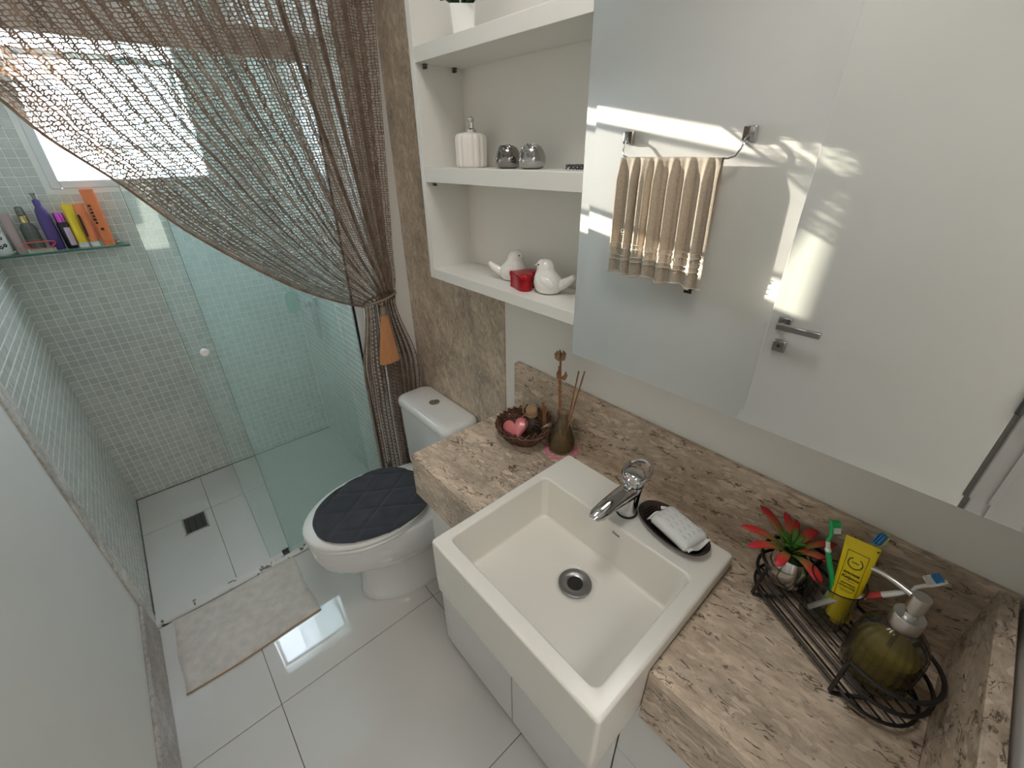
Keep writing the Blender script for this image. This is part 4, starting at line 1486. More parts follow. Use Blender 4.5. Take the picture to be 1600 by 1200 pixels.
# closed body behind the mirror
b = B(); b.box((CX1 + 0.0225, CYF + 0.024, 1.250), (1.089, -0.0008, CZ1)); b.out('closed_body', 'cabinet_laminate', cb, smooth=False)

mr = empty('mirror', 'large wall mirror reflecting the hand towel and the white door', 'mirror', (0.70, -0.14, 1.222))
MX0, MX1, MZ0, MZ1 = 0.3516, 1.090, 1.2219, 2.32
b = B()
bw, bd, bd2 = 0.020, 0.0006, 0.0012
b.box((MX0, CYF + 0.0028, MZ0), (MX1, CYF + 0.0225, MZ1)); b.out('backing', 'grey_metal', mr, smooth=False)
b = B()
yf = CYF
q = [b.bm.verts.new(v) for v in ((MX0 + bw, yf, MZ0 + bw), (MX1, yf, MZ0 + bw), (MX1, yf, MZ1), (MX0 + bw, yf, MZ1),
                                 (MX0 + bw, yf + 0.0004, MZ0 + bw), (MX1, yf + 0.0004, MZ0 + bw), (MX1, yf + 0.0004, MZ1), (MX0 + bw, yf + 0.0004, MZ1))]
for f in ((0, 1, 2, 3), (7, 6, 5, 4), (0, 4, 5, 1), (1, 5, 6, 2), (2, 6, 7, 3), (3, 7, 4, 0)):
    b.face([q[k] for k in f])
b.out('mirror_glass', 'mirror_silver', mr, smooth=False)
b = B()
q = [b.bm.verts.new(v) for v in ((MX0, yf, MZ0), (MX1, yf, MZ0), (MX1, yf + bd2, MZ0 + bw), (MX0 + bw, yf + bd, MZ0 + bw), (MX0 + bw, yf + bd, MZ1), (MX0, yf, MZ1),
                                 (MX0, yf + 0.0026, MZ0), (MX1, yf + 0.0026, MZ0), (MX1, yf + 0.0026, MZ0 + bw), (MX0 + bw, yf + 0.0026, MZ0 + bw), (MX0 + bw, yf + 0.0026, MZ1), (MX0, yf + 0.0026, MZ1))]
for f in ((0, 1, 2, 3), (0, 3, 4, 5), (6, 9, 8, 7), (6, 11, 10, 9), (0, 6, 7, 1), (0, 5, 11, 6), (1, 7, 8, 2), (4, 10, 11, 5)):
    b.face([q[k] for k in f])
b.out('bevelled_edge', 'mirror_silver', mr, smooth=False)
b = B(); b.box((MX0 - 0.006, CYF + 0.004, 1.605), (MX0 - 0.0002, CYF + 0.030, 1.632), bevel=0.002, seg=1); b.out('hinge', 'chrome', mr)

# things on the shelves
S1, S2, S3 = 1.3118, 1.5714, 1.8202
# potted plant, top shelf
pl = empty('potted_plant', 'spiky dark green plant in a square white pot on the top shelf', 'plant', (-0.045, -0.098, S3))
pc = Vector((-0.045, -0.098, S3))
b = B()
def sq(h, z, r=0.004):
    A = radians(52)
    return [(pc.x + p[0] * cos(A) - p[1] * sin(A), pc.y + p[0] * sin(A) + p[1] * cos(A), z) for p in rrect(0, 0, h, h, r, 0, 3)]
b.rings([sq(0.022, S3), sq(0.027, S3 + 0.051), sq(0.027, S3 + 0.054), sq(0.024, S3 + 0.054), sq(0.023, S3 + 0.046)])
b.out('pot', 'white_plastic', pl)
rp = random.Random(2)
for k in range(46):
    b = B()
    a = rp.uniform(0, 2 * pi); e = rp.uniform(0.15, 1.35); l = rp.uniform(0.05, 0.085)
    d = Vector((cos(a) * cos(e), sin(a) * cos(e), sin(e)))
    if d.y > 0.3: d.y *= 0.3
    base = pc + Vector((0.010 * cos(a), 0.010 * sin(a), 0.049))
    p1 = base + d * l * 0.55 + Vector((0, 0, 0.012)); p2 = base + d * l
    b.tube([base, p1, p2], [0.0022, 0.0034, 0.0005], 5)
    b.out('leaf', 'leaf_dark', pl)
# ribbed dispenser
rbt = empty('soap_bottle', 'ribbed white ceramic pump bottle with chrome pump on the middle shelf', 'bottle', (-0.078, -0.070, S2))
b = B()
b.lathe([(0.034, 0), (0.0375, 0.002), (0.039, 0.007), (0.040, 0.060), (0.0385, 0.068), (0.034, 0.073), (0.016, 0.0765), (0.011, 0.078)], 112, at=(-0.078, -0.068, S2),
        ribs=lambda r, z, a: r * (1 - (0.085 * (1 - abs(sin(7 * a)) ** 0.8) if 0.001 < z < 0.075 else 0.0)))
b.out('bottle_body', 'bottle_ceramic', rbt, angle=80)
b = B()
b.lathe([(0.0125, 0.077), (0.0125, 0.082), (0.0075, 0.085), (0.0065, 0.097), (0.008, 0.099), (0.008, 0.106), (0.003, 0.108)], 18, at=(-0.074, -0.068, S2))
b.tube([(-0.074, -0.068, S2 + 0.102), (-0.088, -0.056, S2 + 0.108), (-0.100, -0.046, S2 + 0.108), (-0.104, -0.042, S2 + 0.096)], [0.0042, 0.004, 0.0036, 0.003], 8)
b.out('pump', 'chrome', rbt)


def owl(x, y, mat, label):
    t = empty('round_ornament', label, 'ornament', (x, y, S2), group='round metal ornaments on the middle shelf')
    bb = B()
    K = 0.80
    prof = [(r * K, z * K) for r, z in [(0.022, 0), (0.031, 0.003), (0.0365, 0.013), (0.038, 0.022), (0.0365, 0.031), (0.034, 0.038), (0.031, 0.045), (0.025, 0.053), (0.014, 0.0585), (0.001, 0.060)]]
    bb.lathe(prof, 32, at=(x, y, S2), ribs=lambda r, z, a: r * (1 - 0.07 * exp(-((z - 0.027) / 0.005) ** 2) * max(0, cos(a + 1.3))))
    bb.out('body', mat, t, angle=70)
    for da in (-0.42, 0.42):
        aa = -1.1 + da
        n = Vector((cos(aa) * 0.86, sin(aa) * 0.86, 0.45)).normalized()
        c = Vector((x, y, S2 + 0.038 * K)) + n * 0.0275 * K
        Q = n.to_track_quat('Z', 'Y').to_matrix().to_4x4()
        bb = B()
        bb.lathe([(r * K, z * K) for r, z in [(0.0115, -0.004), (0.0118, 0.0), (0.0105, 0.0018), (0.0085, 0.0005), (0.0055, 0.0003), (0.004, 0.0018), (0.001, 0.0022)]], 20, at=c, mtx=Q)
        bb.out('eye', mat, t)
    bb = B(); n = Vector((cos(-1.1), sin(-1.1), 0.1)); bb.cyl(Vector((x, y, S2 + 0.025)) + n * 0.024, Vector((x, y, S2 + 0.022)) + n * 0.033, 0.004, 0.001, seg=10); bb.out('beak', mat, t)


owl(0.065, -0.072, 'silver_dark', 'round dark silver owl ornament next to the ribbed bottle')
owl(0.1445, -0.072, 'silver_pale', 'round pale silver owl ornament nearest the mirror')
hc = empty('hair_clip', 'small dark hair clip at the right end of the middle shelf', 'hair clip', (0.300, -0.098, S2))
b = B()
for k in range(5):
    b.tube([(0.272 + 0.010 * k, -0.104, S2 + 0.0022), (0.275 + 0.010 * k, -0.098, S2 + 0.010 - 0.001 * (k % 2)), (0.278 + 0.010 * k, -0.090, S2 + 0.0022)], 0.0018, 6)
b.tube([(0.268, -0.098, S2 + 0.008), (0.318, -0.098, S2 + 0.009)], 0.0025, 6)
b.out('jaw', 'dark_metal', hc)


def bird(x, y, ang, sc, label):
    t = empty('ceramic_bird', label, 'figurine', (x, y, S1), group='white ceramic birds on the bottom shelf')
    Mx = Matrix.Translation((x, y, S1)) @ Matrix.Rotation(ang, 4, 'Z') @ Matrix.Scale(sc, 4)
    bb = B()
    rs = []
    # body of revolution bent along: built as rings around an upright egg leaning back into the tail
    prof = [(0.018, 0.000, 0.0), (0.0265, 0.0035, 0.0), (0.0325, 0.014, 0.0), (0.0335, 0.026, 0.001), (0.0305, 0.038, 0.003), (0.0245, 0.048, 0.006), (0.0205, 0.055, 0.008), (0.0200, 0.061, 0.009), (0.0195, 0.068, 0.010), (0.0160, 0.075, 0.0105), (0.0095, 0.0795, 0.011), (0.001, 0.081, 0.011)]
    for r, z, dx in prof:
        rs.append([Mx @ Vector((dx + r * 1.12 * cos(2 * pi * j / 24), r * sin(2 * pi * j / 24), z)) for j in range(24)])
    bb.rings(rs)
    bb.out('body', 'bird_ceramic', t, angle=80)
    bb = B()
    bb.tube([Mx @ Vector(p) for p in ((-0.018, 0, 0.018), (-0.036, 0, 0.024), (-0.052, 0, 0.034), (-0.066, 0, 0.046))], [0.016 * sc, 0.013 * sc, 0.0105 * sc, 0.006 * sc], 12); bb.out('tail', 'bird_ceramic', t)
    bb = B(); bb.cyl(Mx @ Vector((0.027, 0, 0.066)), Mx @ Vector((0.040, 0, 0.063)), 0.005 * sc, 0.0008 * sc, seg=10); bb.out('beak', 'bird_ceramic', t)
    for s_ in (-1, 1):
        bb = B()
        bb.ball(Mx @ Vector((-0.006, s_ * 0.027, 0.030)), 0.016 * sc, 14, 8, sc=(1.35, 0.42, 0.85), mtx=Matrix.Rotation(ang, 4, 'Z') @ Matrix.Rotation(-0.4, 4, 'Y'))
        bb.out('wing', 'bird_ceramic', t)
        bb = B(); bb.ball(Mx @ Vector((0.021, s_ * 0.0155, 0.069)), 0.0022 * sc, 8, 6); bb.out('eye', 'ink', t)


bird(0.064, -0.060, radians(40), 0.92, 'white ceramic bird facing away behind the red tin')
bird(0.212, -0.078, radians(200), 0.95, 'white ceramic bird with long tail right of the red tin')
# heart tin
tn = empty('heart_tin', 'small red heart-shaped tin box between the two white birds', 'tin', (0.146, -0.092, S1))


def heart(cx_, cy_, s_, z, ang, n=44):
    pts = []
    for j in range(n):
        t_ = 2 * pi * j / n
        hx_ = 16 * sin(t_) ** 3 / 16
        hy_ = (13 * cos(t_) - 5 * cos(2 * t_) - 2 * cos(3 * t_) - cos(4 * t_)) / 16
        x, y = hx_ * s_, hy_ * s_
        pts.append((cx_ + x * cos(ang) - y * sin(ang), cy_ + x * sin(ang) + y * cos(ang), z))
    return pts


HA = radians(-62)
b = B(); b.rings([heart(0.146, -0.094, s_, z, HA) for s_, z in ((0.0325, S1), (0.034, S1 + 0.002), (0.034, S1 + 0.027))]); b.out('tin_base', 'red_tin', tn, angle=50)
b = B(); b.rings([heart(0.146, -0.094, s_, z, HA) for s_, z in ((0.0355, S1 + 0.0272), (0.0360, S1 + 0.029), (0.0360, S1 + 0.037), (0.0340, S1 + 0.0395), (0.027, S1 + 0.0400))]); b.out('tin_lid', 'red_tin', tn, angle=50)

# ------------------------------------------------------------------ on the worktop, left
bk = empty('wicker_basket', 'dark brown round wicker basket on the worktop corner', 'basket', (0.150, -0.105, HC))
bc = Vector((0.157, -0.100, HC))
rw = random.Random(9)
for k in range(9):
    t_ = k / 8
    r = 0.042 + 0.038 * t_ ** 0.8
    z = HC + 0.005 + 0.046 * t_
    for ph in (0, 1):
        b = B()
        pts = []
        n = 56
        off = rw.uniform(0, 2)
        for i in range(n):
            a = 2 * pi * i / n
            w_ = 0.0034 * sin(13 * a + (k + ph) * pi)
            pts.append((bc.x + (r + w_) * cos(a), bc.y + (r + w_) * sin(a), z + 0.0028 * sin(5 * a + off) + (0.0015 if ph else 0)))
        b.tube(pts, 0.0028, 5, loop=True)
        b.out('strand', 'wicker', bk)
for k in range(26):
    a = 2 * pi * k / 26
    b = B()
    a2 = a + 0.22
    b.tube([(bc.x + 0.040 * cos(a), bc.y + 0.040 * sin(a), HC + 0.003), (bc.x + 0.068 * cos(a), bc.y + 0.068 * sin(a), HC + 0.030), (bc.x + 0.078 * cos(a), bc.y + 0.078 * sin(a), HC + 0.054),
            (bc.x + 0.079 * cos(a + 0.12), bc.y + 0.079 * sin(a + 0.12), HC + 0.062 + rw.uniform(0, 0.007)), (bc.x + 0.077 * cos(a2), bc.y + 0.077 * sin(a2), HC + 0.050)], 0.0030, 5)
    b.out('stake', 'wicker', bk)
b = B(); b.lathe([(0.001, 0.0008), (0.044, 0.0008), (0.046, 0.004), (0.001, 0.0045)], 28, at=bc); b.out('bottom', 'wicker', bk)

hs = empty('heart_soap', 'pink heart soap in clear wrap inside the wicker basket', 'soap', (0.150, -0.120, HC + 0.02))
_hn = Vector((0.35, -0.55, 0.80)).normalized()
_hx = (RIGHT - _hn * RIGHT.dot(_hn)).normalized()
_hx = (_hx + 0.18 * _hn.cross(_hx)).normalized()
MH = Matrix((_hx, _hn.cross(_hx), _hn)).transposed().to_4x4()
MH.translation = (0.145, -0.122, HC + 0.040)


def heart_l(s_, z):
    return [MH @ Vector((p[0], p[1], z)) for p in heart(0, 0, s_, 0, 0)]


b = B(); b.rings([heart_l(s_, z) for s_, z in ((0.028, -0.011), (0.036, -0.007), (0.0375, 0.0), (0.036, 0.007), (0.029, 0.011), (0.014, 0.013))]); b.out('soap_heart', 'pink_soap', hs, angle=60)
b = B(); b.rings([heart_l(s_, z) for s_, z in ((0.030, -0.0128), (0.039, -0.008), (0.0405, 0.0), (0.039, 0.008), (0.031, 0.0128), (0.014, 0.0147))])
for kk in range(5):
    a_k = 0.6 + 0.25 * kk
b.out('wrap', 'clear_wrap', hs, angle=25)
cbt = empty('corked_bottle', 'little corked glass bottle wrapped in film inside the wicker basket', 'bottle', (0.172, -0.080, HC + 0.006))
MB_ = Matrix.Translation((0.180, -0.086, HC + 0.006)) @ Matrix.Rotation(radians(-6), 4, 'Y') @ Matrix.Scale(1.22, 4)
b = B(); b.lathe([(0.016, 0), (0.019, 0.004), (0.0195, 0.040), (0.016, 0.050), (0.0115, 0.056), (0.0115, 0.066)], 20, mtx=MB_); b.out('bottle_body', 'clear_glass', cbt)
b = B(); b.lathe([(0.0105, 0.060), (0.0125, 0.066), (0.0135, 0.068), (0.0135, 0.080), (0.0115, 0.083)], 18, mtx=MB_); b.out('cork', 'cork', cbt)
b = B()
for z in (0.063, 0.0655):
    b.tube([MB_ @ Vector((0.0128 * cos(2 * pi * i / 18), 0.0128 * sin(2 * pi * i / 18), z)) for i in range(18)], 0.0012, 5, loop=True)
b.tube([MB_ @ Vector(p) for p in ((-0.0128, -0.003, 0.064), (-0.022, -0.006, 0.062), (-0.024, -0.004, 0.082), (-0.019, -0.002, 0.094))], [0.0014, 0.002, 0.003, 0.0005], 6)
b.tube([MB_ @ Vector(p) for p in ((-0.0128, -0.006, 0.064), (-0.020, -0.012, 0.056), (-0.019, -0.014, 0.048))], 0.0014, 5)
b.out('twine', 'cork', cbt)
cn = empty('cinnamon_stick', 'short cinnamon stick standing in the wicker basket', 'stick', (0.184, -0.060, HC + 0.05))
b = B(); b.cyl((0.196, -0.058, HC + 0.010), (0.180, -0.050, HC + 0.112), 0.0040, 0.0036, seg=10); b.cyl((0.200, -0.056, HC + 0.010), (0.1865, -0.048, HC + 0.100), 0.0032, seg=10); b.out('stick', 'twig', cn)
tg = empty('twig_bundle', 'wispy grey dried twigs at the right rim of the basket', 'twigs', (0.205, -0.085, HC + 0.055))
for k in range(7):
    b = B()
    a = radians(-40 + 16 * k)
    p0 = Vector((0.205, -0.080, HC + 0.05)); d = Vector((cos(a) * 0.7, sin(a) * 0.5 + 0.2, 0.5)).normalized()
    b.tube([p0, p0 + d * 0.018 + Vector((0, 0, 0.002)), p0 + d * 0.032], [0.0012, 0.0011, 0.0004], 5); b.out('twig', 'stone_skirting', tg)

# doily and diffuser
dl = empty('crochet_doily', 'round pink-edged crochet doily under the reed diffuser', 'doily', (0.268, -0.060, HC))
dc2 = Vector((0.266, -0.062, HC))
b = B(); b.lathe([(0.001, 0.0004), (0.034, 0.0004), (0.036, 0.0012), (0.034, 0.0022), (0.001, 0.0022)], 32, at=dc2); b.out('centre', 'doily_white', dl)
for k in range(14):
    a = 2 * pi * k / 14
    b = B()
    c = dc2 + Vector((0.0405 * cos(a), 0.0405 * sin(a), 0.0022))
    b.tube([c + Vector((0.0075 * cos(a) * cos(q) - 0.0085 * sin(a) * sin(q), 0.0075 * sin(a) * cos(q) + 0.0085 * cos(a) * sin(q), 0.0008 * sin(3 * q))) for q in [2 * pi * i / 14 for i in range(14)]], 0.0016, 5, loop=True)
    b.lathe([(0.001, -0.0012), (0.006, -0.0012), (0.006, 0.0002), (0.001, 0.0004)], 10, at=c)
    b.out('scallop', 'doily_pink', dl, label='pink scallop')
df = empty('reed_diffuser', 'drop-shaped glass reed diffuser with amber oil beside the basin', 'diffuser', (0.266, -0.062, HC + 0.0026))
V0 = Vector((0.266, -0.062, HC + 0.0026))
outer = [(0.024, 0.0), (0.030, 0.002), (0.0355, 0.010), (0.0375, 0.022), (0.036, 0.038), (0.030, 0.058), (0.0225, 0.078), (0.0165, 0.094), (0.0140, 0.106), (0.0140, 0.116), (0.0175, 0.119), (0.0175, 0.123), (0.0145, 0.124)]
inner = [(r - 0.0022, z) for r, z in reversed(outer[2:-2])] + [(0.022, 0.006)]
b = B(); b.lathe(outer + [(0.0125, 0.1235), (0.0120, 0.117)] + inner[2:], 32, at=V0); b.out('vase', 'diffuser_glass_tint', df, angle=60)
b = B(); b.lathe([(0.020, 0.0062), (0.0325, 0.011), (0.0350, 0.022), (0.0335, 0.038), (0.0315, 0.045), (0.001, 0.0452)], 28, at=V0); b.out('oil', 'diffuser_liquid', df, angle=60)
ZR = V0.z + 0.012
for i, (bx_, by_, tp, r) in enumerate((((0.262), -0.064, Vector((0.236, -0.054, 1.118)), 0.0020), (0.268, -0.060, Vector((0.300, -0.052, 1.126)), 0.0020), (0.270, -0.064, Vector((0.318, -0.052, 1.132)), 0.0020))):
    b = B(); b.cyl((bx_, by_, ZR), tp, r, seg=8); b.out('reed', 'twig', df)
b = B(); b.cyl((0.266, -0.066, ZR), (0.240, -0.054, 1.138), 0.0032, 0.0028, seg=8)
b.out('flower_stem', 'twig', df)
fc = Vector((0.2385, -0.0535, 1.136))
for k in range(5):
    a = 2 * pi * k / 5
    b = B()
    b.tube([fc + Vector((0.002 * cos(a), 0.002 * sin(a), 0)), fc + Vector((0.009 * cos(a), 0.009 * sin(a), 0.007)), fc + Vector((0.0105 * cos(a), 0.0105 * sin(a), 0.016)), fc + Vector((0.008 * cos(a), 0.008 * sin(a), 0.026))], [0.003, 0.0062, 0.0055, 0.0006], 7)
    b.out('petal', 'cork', df)
for s_, z in ((1, 1.100), (-0.7, 1.096)):
    b = B()
    p0 = Vector((0.247, -0.058, z - 0.012))
    b.tube([p0, p0 + Vector((0.010 * s_, 0.001, 0.004)), p0 + Vector((0.015 * s_, 0.002, 0.014)), p0 + Vector((0.014 * s_, 0.002, 0.026))], [0.001, 0.0065, 0.005, 0.0005], 7); b.out('wood_leaf', 'twig', df)

# ------------------------------------------------------------------ wire caddy and what it holds
CA = radians(-29.6)
CO = Vector((0.807, -0.1205, HC))
CU, CV = Vector((cos(CA), sin(CA), 0)), Vector((-sin(CA), cos(CA), 0))
U0, U1, VW = -0.045, 0.238, 0.119


def cp(u, v, z):
    return CO + CU * u + CV * v + Vector((0, 0, z))


def stadium(z, inset=0.0, n=18, a0=None):
    r = VW / 2 - inset
    pts = []
    for i in range(n + 1):
        a = -pi / 2 + pi * i / n
        pts.append(cp(U1 - VW / 2 + r * cos(a), VW / 2 + r * sin(a), z))
    for i in range(n + 1):
        a = pi / 2 + pi * i / n
        pts.append(cp(U0 + VW / 2 + r * cos(a), VW / 2 + r * sin(a), z))
    return pts


cdy = empty('wire_caddy', 'black wire caddy with rounded ends on the worktop', 'caddy', tuple(cp(0.1, 0.05, 0)))
b = B(); b.tube(stadium(0.0145, 0.004), 0.0026, 8, loop=True); b.out('base_loop', 'black_paint', cdy)
b = B(); b.tube(stadium(0.050), 0.0030, 8, loop=True); b.out('middle_loop', 'black_paint', cdy)
for k in range(7):
    v = VW * (k + 1) / 8
    dv = abs(v - VW / 2); r = VW / 2 - 0.004
    ex = sqrt(max(r * r - dv * dv, 0))
    b = B(); b.cyl(cp(U0 + VW / 2 - ex, v, 0.0128), cp(U1 - VW / 2 + ex, v, 0.0128), 0.0018, seg=6); b.out('base_wire', 'black_paint', cdy)
R_ = VW / 2
for side in (0, 1):
    for e in (0,):
        b = B()
        pts = []
        if side == 1:
            pts += [cp(0.196, 0.040, 0.0140), cp(0.178, 0.008, 0.004), cp(0.172, -0.002, 0.0032), cp(0.170, -0.0035, 0.006), cp(0.170, -0.001, 0.078), cp(0.173, 0.0, 0.083), cp(0.180, 0.0, 0.084)]
            for i in range(15):
                a = -pi / 2 + pi * i / 14
                pts.append(cp(U1 - R_ + R_ * cos(a), R_ + R_ * sin(a), 0.084))
            pts += [cp(0.172, VW, 0.083), cp(0.170, VW, 0.078), cp(0.170, VW + 0.001, 0.006), cp(0.172, VW, 0.0032), cp(0.180, VW - 0.02, 0.004), cp(0.196, VW - 0.040, 0.0140)]
        else:
            pts += [cp(0.026, 0.040, 0.0140), cp(0.010, 0.008, 0.004), cp(0.003, -0.002, 0.0032), cp(0.001, -0.0035, 0.006), cp(0.008, -0.001, 0.078), cp(0.006, 0.0, 0.083), cp(0.0, 0.0, 0.084)]
            for i in range(15):
                a = -pi / 2 - pi * i / 14
                pts.append(cp(U0 + R_ + R_ * cos(a), R_ + R_ * sin(a), 0.084))
            pts += [cp(0.006, VW, 0.083), cp(0.008, VW, 0.078), cp(0.001, VW + 0.001, 0.006), cp(0.003, VW, 0.0032), cp(0.010, VW - 0.02, 0.004), cp(0.026, VW - 0.040, 0.0140)]
        b.tube(pts, 0.0032, 8); b.out('end_rail', 'black_paint', cdy)
ZB = HC + 0.0150    # on top of the base wires

# succulent
sc_ = empty('succulent', 'red-tipped artificial succulent in a round silver pot in the caddy', 'plant', (0.838, -0.058, ZB))
PC = Vector((0.836, -0.062, ZB))
b = B()
b.lathe([(0.020, 0), (0.026, 0.002), (0.0315, 0.012), (0.0345, 0.026), (0.0342, 0.040), (0.031, 0.054), (0.026, 0.063), (0.024, 0.066), (0.022, 0.064), (0.026, 0.054)], 36, at=PC); b.out('pot', 'pot_silver', sc_, angle=60)
b = B(); b.lathe([(0.001, 0.058), (0.022, 0.058), (0.018, 0.064), (0.001, 0.068)], 20, at=PC); b.out('soil', 'leaf_dark', sc_)
SCN = PC + Vector((-0.012, 0.0, 0.085))
tips = [(0.745, 0.000, 0.985), (0.814, 0.020, 0.990), (0.847, 0.012, 0.990), (0.882, -0.018, 0.985), (0.890, -0.064, 0.978), (0.888, -0.118, 0.972), (0.825, -0.132, 0.970), (0.765, -0.150, 0.982), (0.741, -0.108, 0.990), (0.792, -0.010, 0.995), (0.864, -0.062, 0.970)]
W_ = [0.012, 0.008, 0.013, 0.012, 0.011, 0.014, 0.012, 0.012, 0.012, 0.010, 0.010]


def leaf(parent, base, tip, wid, mat, lift=0.010):
    base, tip = Vector(base), Vector(tip)
    d = tip - base
    L_ = d.length
    d.normalize()
    side = d.cross(Vector((0, 0, 1))).normalized()
    up = side.cross(d).normalized()
    bb = B()
    lay = bb.bm.loops.layers.uv.verify()
    n = 10
    R2 = []
    for i in range(n + 1):
        t_ = i / n
        w = wid * (0.40 + 1.3 * t_ - 0.2 * t_ * t_) * (1 - t_ ** 4.0) ** 0.6 * 0.72
        w = max(w, 0.0004)
        c = base + d * (L_ * t_) + up * (lift * sin(pi * t_))
        ring = []
        for j in range(8):
            a = 2 * pi * j / 8
            ring.append(bb.bm.verts.new(c + side * (w * cos(a)) + up * (0.42 * w * sin(a) + 0.25 * w * cos(a) ** 2)))
        R2.append(ring)
    for i in range(n):
        for j in range(8):
            k = (j + 1) % 8
            f = bb.face((R2[i][j], R2[i][k], R2[i + 1][k], R2[i + 1][j]))
            for l, tt in zip(f.loops, (i, i, i + 1, i + 1)):
                l[lay].uv = (j / 8, tt / n)
    for ring, tt in ((R2[0], 0.0), (R2[-1], 1.0)):
        f = bb.face(ring)
        for l in f.loops:
            l[lay].uv = (0, tt)
    bb.out('leaf', mat, parent, angle=180)


for tp, w in zip(tips, W_):
    tv = Vector(tp)
    tv.y = min(tv.y, -0.0135)
    d = tv - SCN
    if d.length > 0.088:
        tv = SCN + d.normalized() * 0.088
    leaf(sc_, PC + Vector((-0.008 + 0.10 * (tv.x - SCN.x), 0.10 * (tv.y - SCN.y), 0.070)), tv, w, 'succulent_leaf')
for k in range(9):
    a = 2 * pi * k / 9 + 0.3
    leaf(sc_, PC + Vector((-0.008, 0, 0.072)), SCN + Vector((0.022 * cos(a), 0.022 * sin(a), 0.012 + 0.006 * (k % 3))), 0.0065, 'succulent_heart', 0.004)

# tumbler with toothbrushes and toothpaste
CC = cp(0.0700, 0.0740, 0.0150)
cup = empty('glass_tumbler', 'clear ribbed glass tumbler holding toothbrushes in the caddy', 'tumbler', tuple(CC))
b = B()
b.lathe([(0.030, 0), (0.033, 0.002), (0.0375, 0.094), (0.0385, 0.096), (0.0365, 0.096), (0.0345, 0.090), (0.0305, 0.010), (0.001, 0.008)], 48, at=CC,
        ribs=lambda r, z, a: r * (1 + (0.018 * cos(16 * a) if 0.004 < z < 0.088 else 0)))
b.out('tumbler_glass', 'clear_glass', cup, angle=40)
b = B(); b.tube([CC + Vector((0.0378 * cos(2 * pi * i / 40), 0.0378 * sin(2 * pi * i / 40), 0.0965)) for i in range(40)], 0.0011, 6, loop=True); b.out('rim', 'black_paint', cup)


def frame_from(p0, p1, face):
    """matrix: local z along the brush, local y the bristle side"""
    z = (Vector(p1) - Vector(p0)).normalized()
    y = (Vector(face) - z * Vector(face).dot(z)).normalized()
    x = y.cross(z)
    m = Matrix((x, y, z)).transposed().to_4x4()
    m.translation = Vector(p0)
    return m


def toothbrush(label, p0, p1, face, body_mat, grip_mat, bristle_mats, head=0.027, grip=(0.35, 0.8)):
    t = empty('toothbrush', label, 'toothbrush', tuple(p0), group='toothbrushes in the tumbler')
    m = frame_from(p0, p1, face)
    L_ = (Vector(p1) - Vector(p0)).length

    def shaft(z):
        k = z / L_
        w = 0.0055 + 0.0018 * sin(pi * min(1, k / 0.7)) if k < 0.72 else 0.0034
        if z > L_ - head:
            q = (z - (L_ - head)) / head
            w = 0.0034 + 0.0032 * smoothstep(0, 0.25, q) - 0.0034 * smoothstep(0.8, 1.0, q)
        dd = 0.0042 if k < 0.7 else 0.0028
        off = 0.004 * sin(2 * pi * k) if k < 0.8 else 0.0
        return w, dd, off
    n = 30

    def seg_(z0, z1, name, mat, infl):
        bb = B()
        rs = []
        for i in range(n + 1):
            z = z0 + (z1 - z0) * i / n
            w, dd, off = shaft(z)
            w += infl; dd += infl
            rs.append([m @ Vector((w * cos(2 * pi * j / 12), off + dd * sin(2 * pi * j / 12), z)) for j in range(12)])
        bb.rings(rs)
        bb.out(name, mat, t, angle=60)
    seg_(0, L_, 'handle', body_mat, 0)
    seg_(L_ * grip[0], L_ * grip[1], 'grip', grip_mat, 0.0005)
    for gi, bmat in enumerate(bristle_mats):
        bb = B()
        for i in range(4):
            for j in range(3):
                z = L_ - head + 0.004 + (gi + (i + 0.5) / 4) * (head - 0.006) / len(bristle_mats)
                x = -0.0036 + 0.0036 * j
                bb.cyl(m @ Vector((x, 0.002, z)), m @ Vector((x, 0.0125, z)), 0.0013, seg=6)
        bb.out('bristles', bmat, t, kind='stuff')
    return t


toothbrush('green and white toothbrush leaning left, bristles facing the mirror', CC + Vector((0.010, 0.004, 0.0105)), (0.861, -0.064, 1.062), (0.8, 0.5, 0.1), 'brush_green', 'brush_white', ['brush_white', 'brush_green'], grip=(0.68, 0.78))
toothbrush('yellow-green toothbrush with blue bristles standing behind the yellow tube', CC + Vector((-0.004, 0.010, 0.0105)), (0.930, -0.046, 1.073), (-0.5, -0.9, 0.3), 'brush_lime', 'brush_blue', ['brush_blue', 'brush_blue'], grip=(0.2, 0.7))
toothbrush('white and red toothbrush with blue bristles leaning right behind the pump', CC + Vector((-0.018, -0.008, 0.0105)), (1.010, -0.052, 1.044), (-0.1, 0.2, 1.0), 'brush_white', 'brush_red', ['brush_white', 'brush_blue'], grip=(0.46, 0.57))
# green head shell ridges belong to the green brush and are part of its handle colour
tp_ = empty('toothpaste_tube', 'yellow toothpaste tube with black print standing in the tumbler', 'toothpaste', tuple(CC + Vector((0.012, 0.0, 0.01))))
TB, TT = Vector((0.925, -0.090, ZB + 0.012)), Vector((0.909, -0.066, 1.052))
zax = (TT - TB).normalized()
xax = Vector((0.985, -0.06, 0.10)); xax = (xax - zax * xax.dot(zax)).normalized()
yax = zax.cross(xax)
MT = Matrix((xax, yax, zax)).transposed().to_4x4(); MT.translation = TB
TL = (TT - TB).length
b = B()
rs = []
for i in range(13):
    k = i / 12
    hw = 0.0165 + 0.0065 * k
    hd = 0.0115 * (1 - k) ** 0.8 + 0.0008
    rs.append([MT @ Vector((hw * (abs(cos(a)) ** 0.8) * (1 if cos(a) >= 0 else -1), hd * sin(a), 0.006 + (TL - 0.006) * k)) for a in [2 * pi * j / 28 for j in range(28)]])
b.rings(rs); b.out('tube_body', 'tube_yellow', tp_, angle=60)
